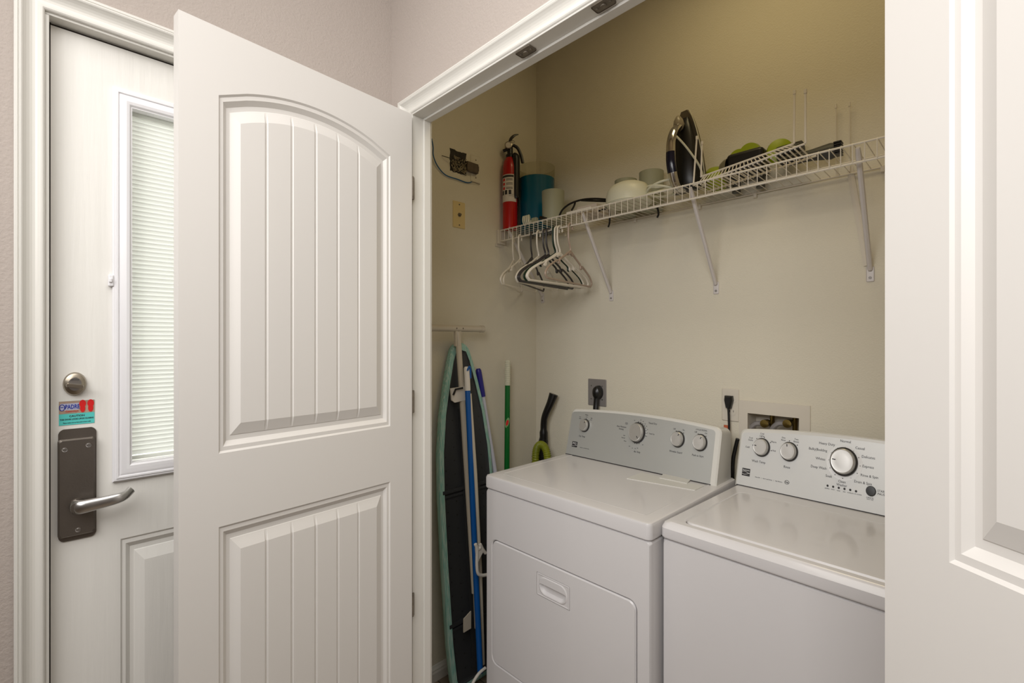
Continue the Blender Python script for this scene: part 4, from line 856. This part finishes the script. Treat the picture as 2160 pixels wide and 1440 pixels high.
b = NB(); pts = spline([(-.067, 0, .06), (-.069, 0, .08), (-.069, 0, .10), (-.066, 0, .12)], 5); tube(b, pts, .0125, 10, flat=1.25); mk('thumb_pad', b, mat('dark_navy_gloss', (14, 16, 40), .15), ir, smooth=True, local=True)
b = NB(); lathe(b, [(0, -.02), (.012, -.012), (.017, 0), (.014, .014), (.006, .026), (0, .03)], T(-.012, 0, .205), 16); mk('nose_cap', b, mat('pearl_grey_plastic', (150, 140, 122), .3), ir, smooth=True, local=True)
b = NB(); tube(b, spline([(-.048, -.012, .165), (-.030, -.030, .13), (-.004, -.052, .07), (.006, -.058, .02), (-.02, -.066, .004)], 6), .0032, 6); tube(b, [(.020, -iron_w(z_/.262)*1.0-.0025, z_+.006) for z_ in [x*.02 for x in range(13)]], .0014, 5)
mk('power_cord', b, cream_pl, ir, smooth=True, local=True)
cb = NB(); c0_ = Vector((at('y', 1.60, 1396, 400).x, 1.60, ZS3))
pts = []
for k in range(80):
    t = k/80*2*PI*3.0; pts.append(c0_+Vector((.052*math.cos(t)*(1+.10*math.sin(k*.21)), .036*math.sin(t), .010+.022*(1+math.sin(t*.5+k*.03))*.9)))
pts.append(ir.location+Vector((-.02, -.05, .01)))
tube(cb, pts, .0042, 7); o = mk('coiled_cord', cb, cream_pl, smooth=True); tag(o, 'loosely coiled cream cord lying left of the steam iron', 'cord')

# upturned helper rack
R0, R1 = at('y', 1.575, 1462, 391), at('y', 1.555, 1698, 303)
S0, S1 = at('y', 1.605, 1478, 373), at('y', 1.590, 1674, 303)
B0_, B1_ = R0+Vector((0, .115, .004)), R1+Vector((0, .125, 0))
rk = thing('wire_helper_rack', 'small white wire rack lying upside down on the shelf with its legs pointing up', 'wire rack', ((R0.x+R1.x)/2, 1.60, ZS3))
b = NB()
for A, B in ((R0, R1), (S0, S1), (B0_, B1_)): tube(b, [A, B], .0032, 8)
mk('side_rails', b, white_m, rk, smooth=True)
b = NB()
for k in range(1, 26):
    t = k/26; q = R0.lerp(R1, t); tube(b, [q-Vector((0, 0, .003)), S0.lerp(S1, t)-Vector((0, 0, .003))], .0016, 6)
    tube(b, [q-Vector((0, 0, .005)), B0_.lerp(B1_, t)-Vector((0, 0, .004))], .0023, 6)
mk('rack_wires', b, white_m, rk, smooth=True)
for base_, top_, rr, dk in ((R1, at('y', R1.y, 1699, 191), .0032, 0), (S1, at('y', S1.y, 1676, 193), .0032, 0), (R0, at('y', R0.y, 1470, 289), .0030, 0), (S0, at('y', S0.y, 1481, 300), .0030, 0)):
    b = NB(); tube(b, [base_, base_+Vector((.002, 0, .004)), base_.lerp(top_, .06)+Vector((.001, 0, 0)), top_], rr, 8); lg = mk('leg', b, white_m, rk, smooth=True)
    b = NB(); tube(b, [top_-Vector((0, 0, .008)), top_+Vector((0, 0, .003))], rr*1.4, 8); mk('leg_cap', b, white_m, lg, smooth=True)
for (a0, a1), lab_ in ((((1762, 335), (1763.5, 220)), 'thin white wire prong standing at the back of the shelf, nearer the vacuum brush'), (((1790, 330), (1792, 216)), 'thin white wire prong at the back of the shelf, nearest the right door')):
    A, B = at('y', 1.775, *a0), at('y', 1.775, *a1); A.x = B.x; A.z = ZS3
    b = NB(); tube(b, [A, B], .0016, 6); tube(b, [B-Vector((0, 0, .012)), B], .0032, 6); o = mk('wire_prong', b, white_m, smooth=True); tag(o, lab_, 'wire prong')
# handheld vacuum, lime and black
p = at('y', 1.72, 1573, 335)
VZ = ZS3+.022
vc = thing('handheld_vacuum', 'lime green and black handheld vacuum lying behind the wire rack', 'vacuum', (p.x, 1.742, ZS3))
vx = p.x
b = NB(); box(b, vx-.062, vx+.060, 1.705, 1.785, VZ+.022, VZ+.108, .014, 3); mk('motor_housing', b, black, vc, smooth=True, angle=1)
b = NB(); Q = basis((vx-.062, 1.742, VZ+.062), (0, 1, 0), (0, 0, 1), (-1, 0, 0)); lathe(b, [(.044, 0), (.040, .014), (.032, .026), (.0, .028)], Q, 28); mk('collar', b, mat('smoky_grey_plastic', (110, 104, 84), .3), vc, smooth=True)
b = NB(); lathe(b, [(0, -.038), (.035, -.032), (.048, 0), (.044, .022), (.026, .040), (0, .046)], T(vx-.112, 1.742, VZ+.040), 28); mk('dust_cup', b, lime, vc, smooth=True)
b = NB(); lathe(b, [(0, -.018), (.034, -.016), (.037, 0), (.034, .016), (0, .018)], basis((vx+.005, 1.750, VZ+.104), (1, 0, 0), (0, 0, 1), (0, 1, 0)), 28); mk('wheel', b, lime, vc, smooth=True)
b = NB(); lathe(b, [(0, -.018), (.032, -.016), (.035, 0), (.032, .016), (0, .018)], basis((vx-.032, 1.752, VZ+.096), (1, 0, 0), (0, 0, 1), (0, 1, 0)), 28); mk('wheel', b, lime, vc, smooth=True)
b = NB(); lathe(b, [(0, -.014), (.038, -.012), (.042, 0), (.038, .012), (.020, .018), (0, .018)], basis((vx+.100, 1.742, VZ+.084), (.9, .3, 0), (0, 0, 1), (.3, -.9, 0)), 28); mk('end_cap', b, lime, vc, smooth=True)
b = NB(); tube(b, [(vx+.10, 1.735, VZ+.070), (vx+.17, 1.725, VZ+.072)], [.026, .022], 16); mk('nozzle_tube', b, black, vc, smooth=True)
b = NB()
for dx in (-.04, .04): tube(b, [(vx+dx, 1.745, ZS3), (vx+dx, 1.745, VZ+.03)], .014, 12)
mk('stand', b, dkgrey, vc, smooth=True)

p0, p1 = at('y', 1.715, 1668, 320), at('y', 1.715, 1762, 307)
nz = thing('brush_attachment', 'dark grey vacuum brush attachment with black bristles, at the right of the rack', 'vacuum attachment', ((p0.x+p1.x)/2, 1.715, ZS3))
zc = VZ-.004+.040
b = NB(); tube(b, [(p0.x-.03, 1.715, zc), (p0.x+.035, 1.715, zc+.004)], [.017, .021], 14); mk('collar', b, black, nz, smooth=True)
b = NB(); tube(b, [(p0.x+.03, 1.715, zc), (p0.x+.06, 1.715, zc), (p1.x-.012, 1.715, zc-.002), (p1.x, 1.715, zc-.001)], [.016, .018, .025, .022], 14, flat=.9); mk('nozzle', b, dkgrey, nz, smooth=True)
b = NB()
for k in range(6): box(b, p1.x-.002, p1.x+.018, 1.70, 1.73, zc-.020+k*.0072, zc-.0165+k*.0072)
mk('bristles', b, black, nz)

# ------------------------------------------------------------------ clothes hangers
def hanger_mesh(m, flatw=1.0, notch=True, hw=.190, r=.0042):
    root = thing('clothes_hanger', None, None); zt = -.118; ze = -.236
    b = NB(); hk = [(0, .016*math.cos(t)*1.0+.0, -.0+.016*math.sin(t)-.012) for t in [math.radians(x) for x in (-30, 0, 30, 60, 90, 120, 150, 180)]]
    hk = [(0, y_, z_) for _, y_, z_ in hk]+[(0, -.016, -.050), (0, -.010, -.075), (0, 0, -.095), (0, 0, zt)]
    tube(b, spline(hk, 4), r*.92, 8); mk('hook', b, m, root, smooth=True, local=True)
    b = NB()
    for s in (-1, 1):
        if notch: L = [(0, 0, zt+.012), (0, s*.050, zt-.016), (0, s*.085, zt-.034), (0, s*.089, zt-.050), (0, s*.098, zt-.050), (0, s*.104, zt-.040), (0, s*.165, zt-.070), (0, s*hw, zt-.092), (0, s*(hw+.004), zt-.106), (0, s*(hw-.008), ze)]
        else: L = [(0, 0, zt+.012), (0, s*.09, zt-.038), (0, s*.165, zt-.075), (0, s*hw, zt-.095), (0, s*(hw+.002), zt-.108), (0, s*(hw-.010), ze)]
        tube(b, spline(L, 4), r*flatw, 8)
    tube(b, [(0, -.02, zt-.004), (0, 0, zt+.004), (0, .02, zt-.004)], r*1.5, 8)
    mk('shoulders', b, m, root, smooth=True, local=True)
    b = NB(); tube(b, [(0, -hw+.006, ze), (0, hw-.006, ze)], r*.95, 8); mk('bar', b, m, root, smooth=True, local=True)
    return root
def copy_tree(o, parent=None):
    c = o.copy(); C.objects.link(c); c.parent = parent
    for ch in o.children: copy_tree(ch, c)
    return c
protos = {}
HG = [(1083, 1062, white_m, 'w', 'leftmost white plastic hanger, nearest the closet side wall'),
      (1097, 1057, white_m, 'w', 'second white hanger from the closet side wall'),
      (1122, 1093, hgrey, 'g', 'charcoal hanger hanging between two white ones'),
      (1136, 1090, white_m, 'w', 'white hanger just right of the leftmost charcoal one'),
      (1150, 1094, hgrey, 'g', 'charcoal hanger, left of the close pair in the middle'),
      (1157, 1097, hgrey, 'g', 'charcoal hanger, right of the close pair in the middle'),
      (1171, 1107, dgreen, 'd', 'dark green hanger tucked against the front white hangers'),
      (1175, 1112, white_m, 'w', 'white hanger behind the foremost white one'),
      (1181, 1115, white_m, 'w', 'foremost white hanger, beside the beige one'),
      (1203, 1152, beige, 'b', 'beige hanger at the right end of the row')]
for hx, ex, m, k, lab_ in HG:
    hp = at('y', YSF-.003, hx, 490); best = None
    for dg in range(-40, 60):
        th = math.radians(dg); q = Vector((hp.x+.19*math.sin(th), hp.y-.19*math.cos(th), 0)); px = 1080+1001*(q.dot(Rv)/q.dot(Fv))
        if best is None or abs(px-ex) < best[0]: best = (abs(px-ex), th)
    if k not in protos: protos[k] = hanger_mesh(m, notch=(k != 'x')); o = protos[k]
    else: o = copy_tree(protos[k])
    o.location = (hp.x, YSF-.003, ZSH-.050+.0035); o.rotation_euler = (0, 0, best[1])
    tag(o, lab_, 'hanger', 'plastic hangers on the shelf rail')
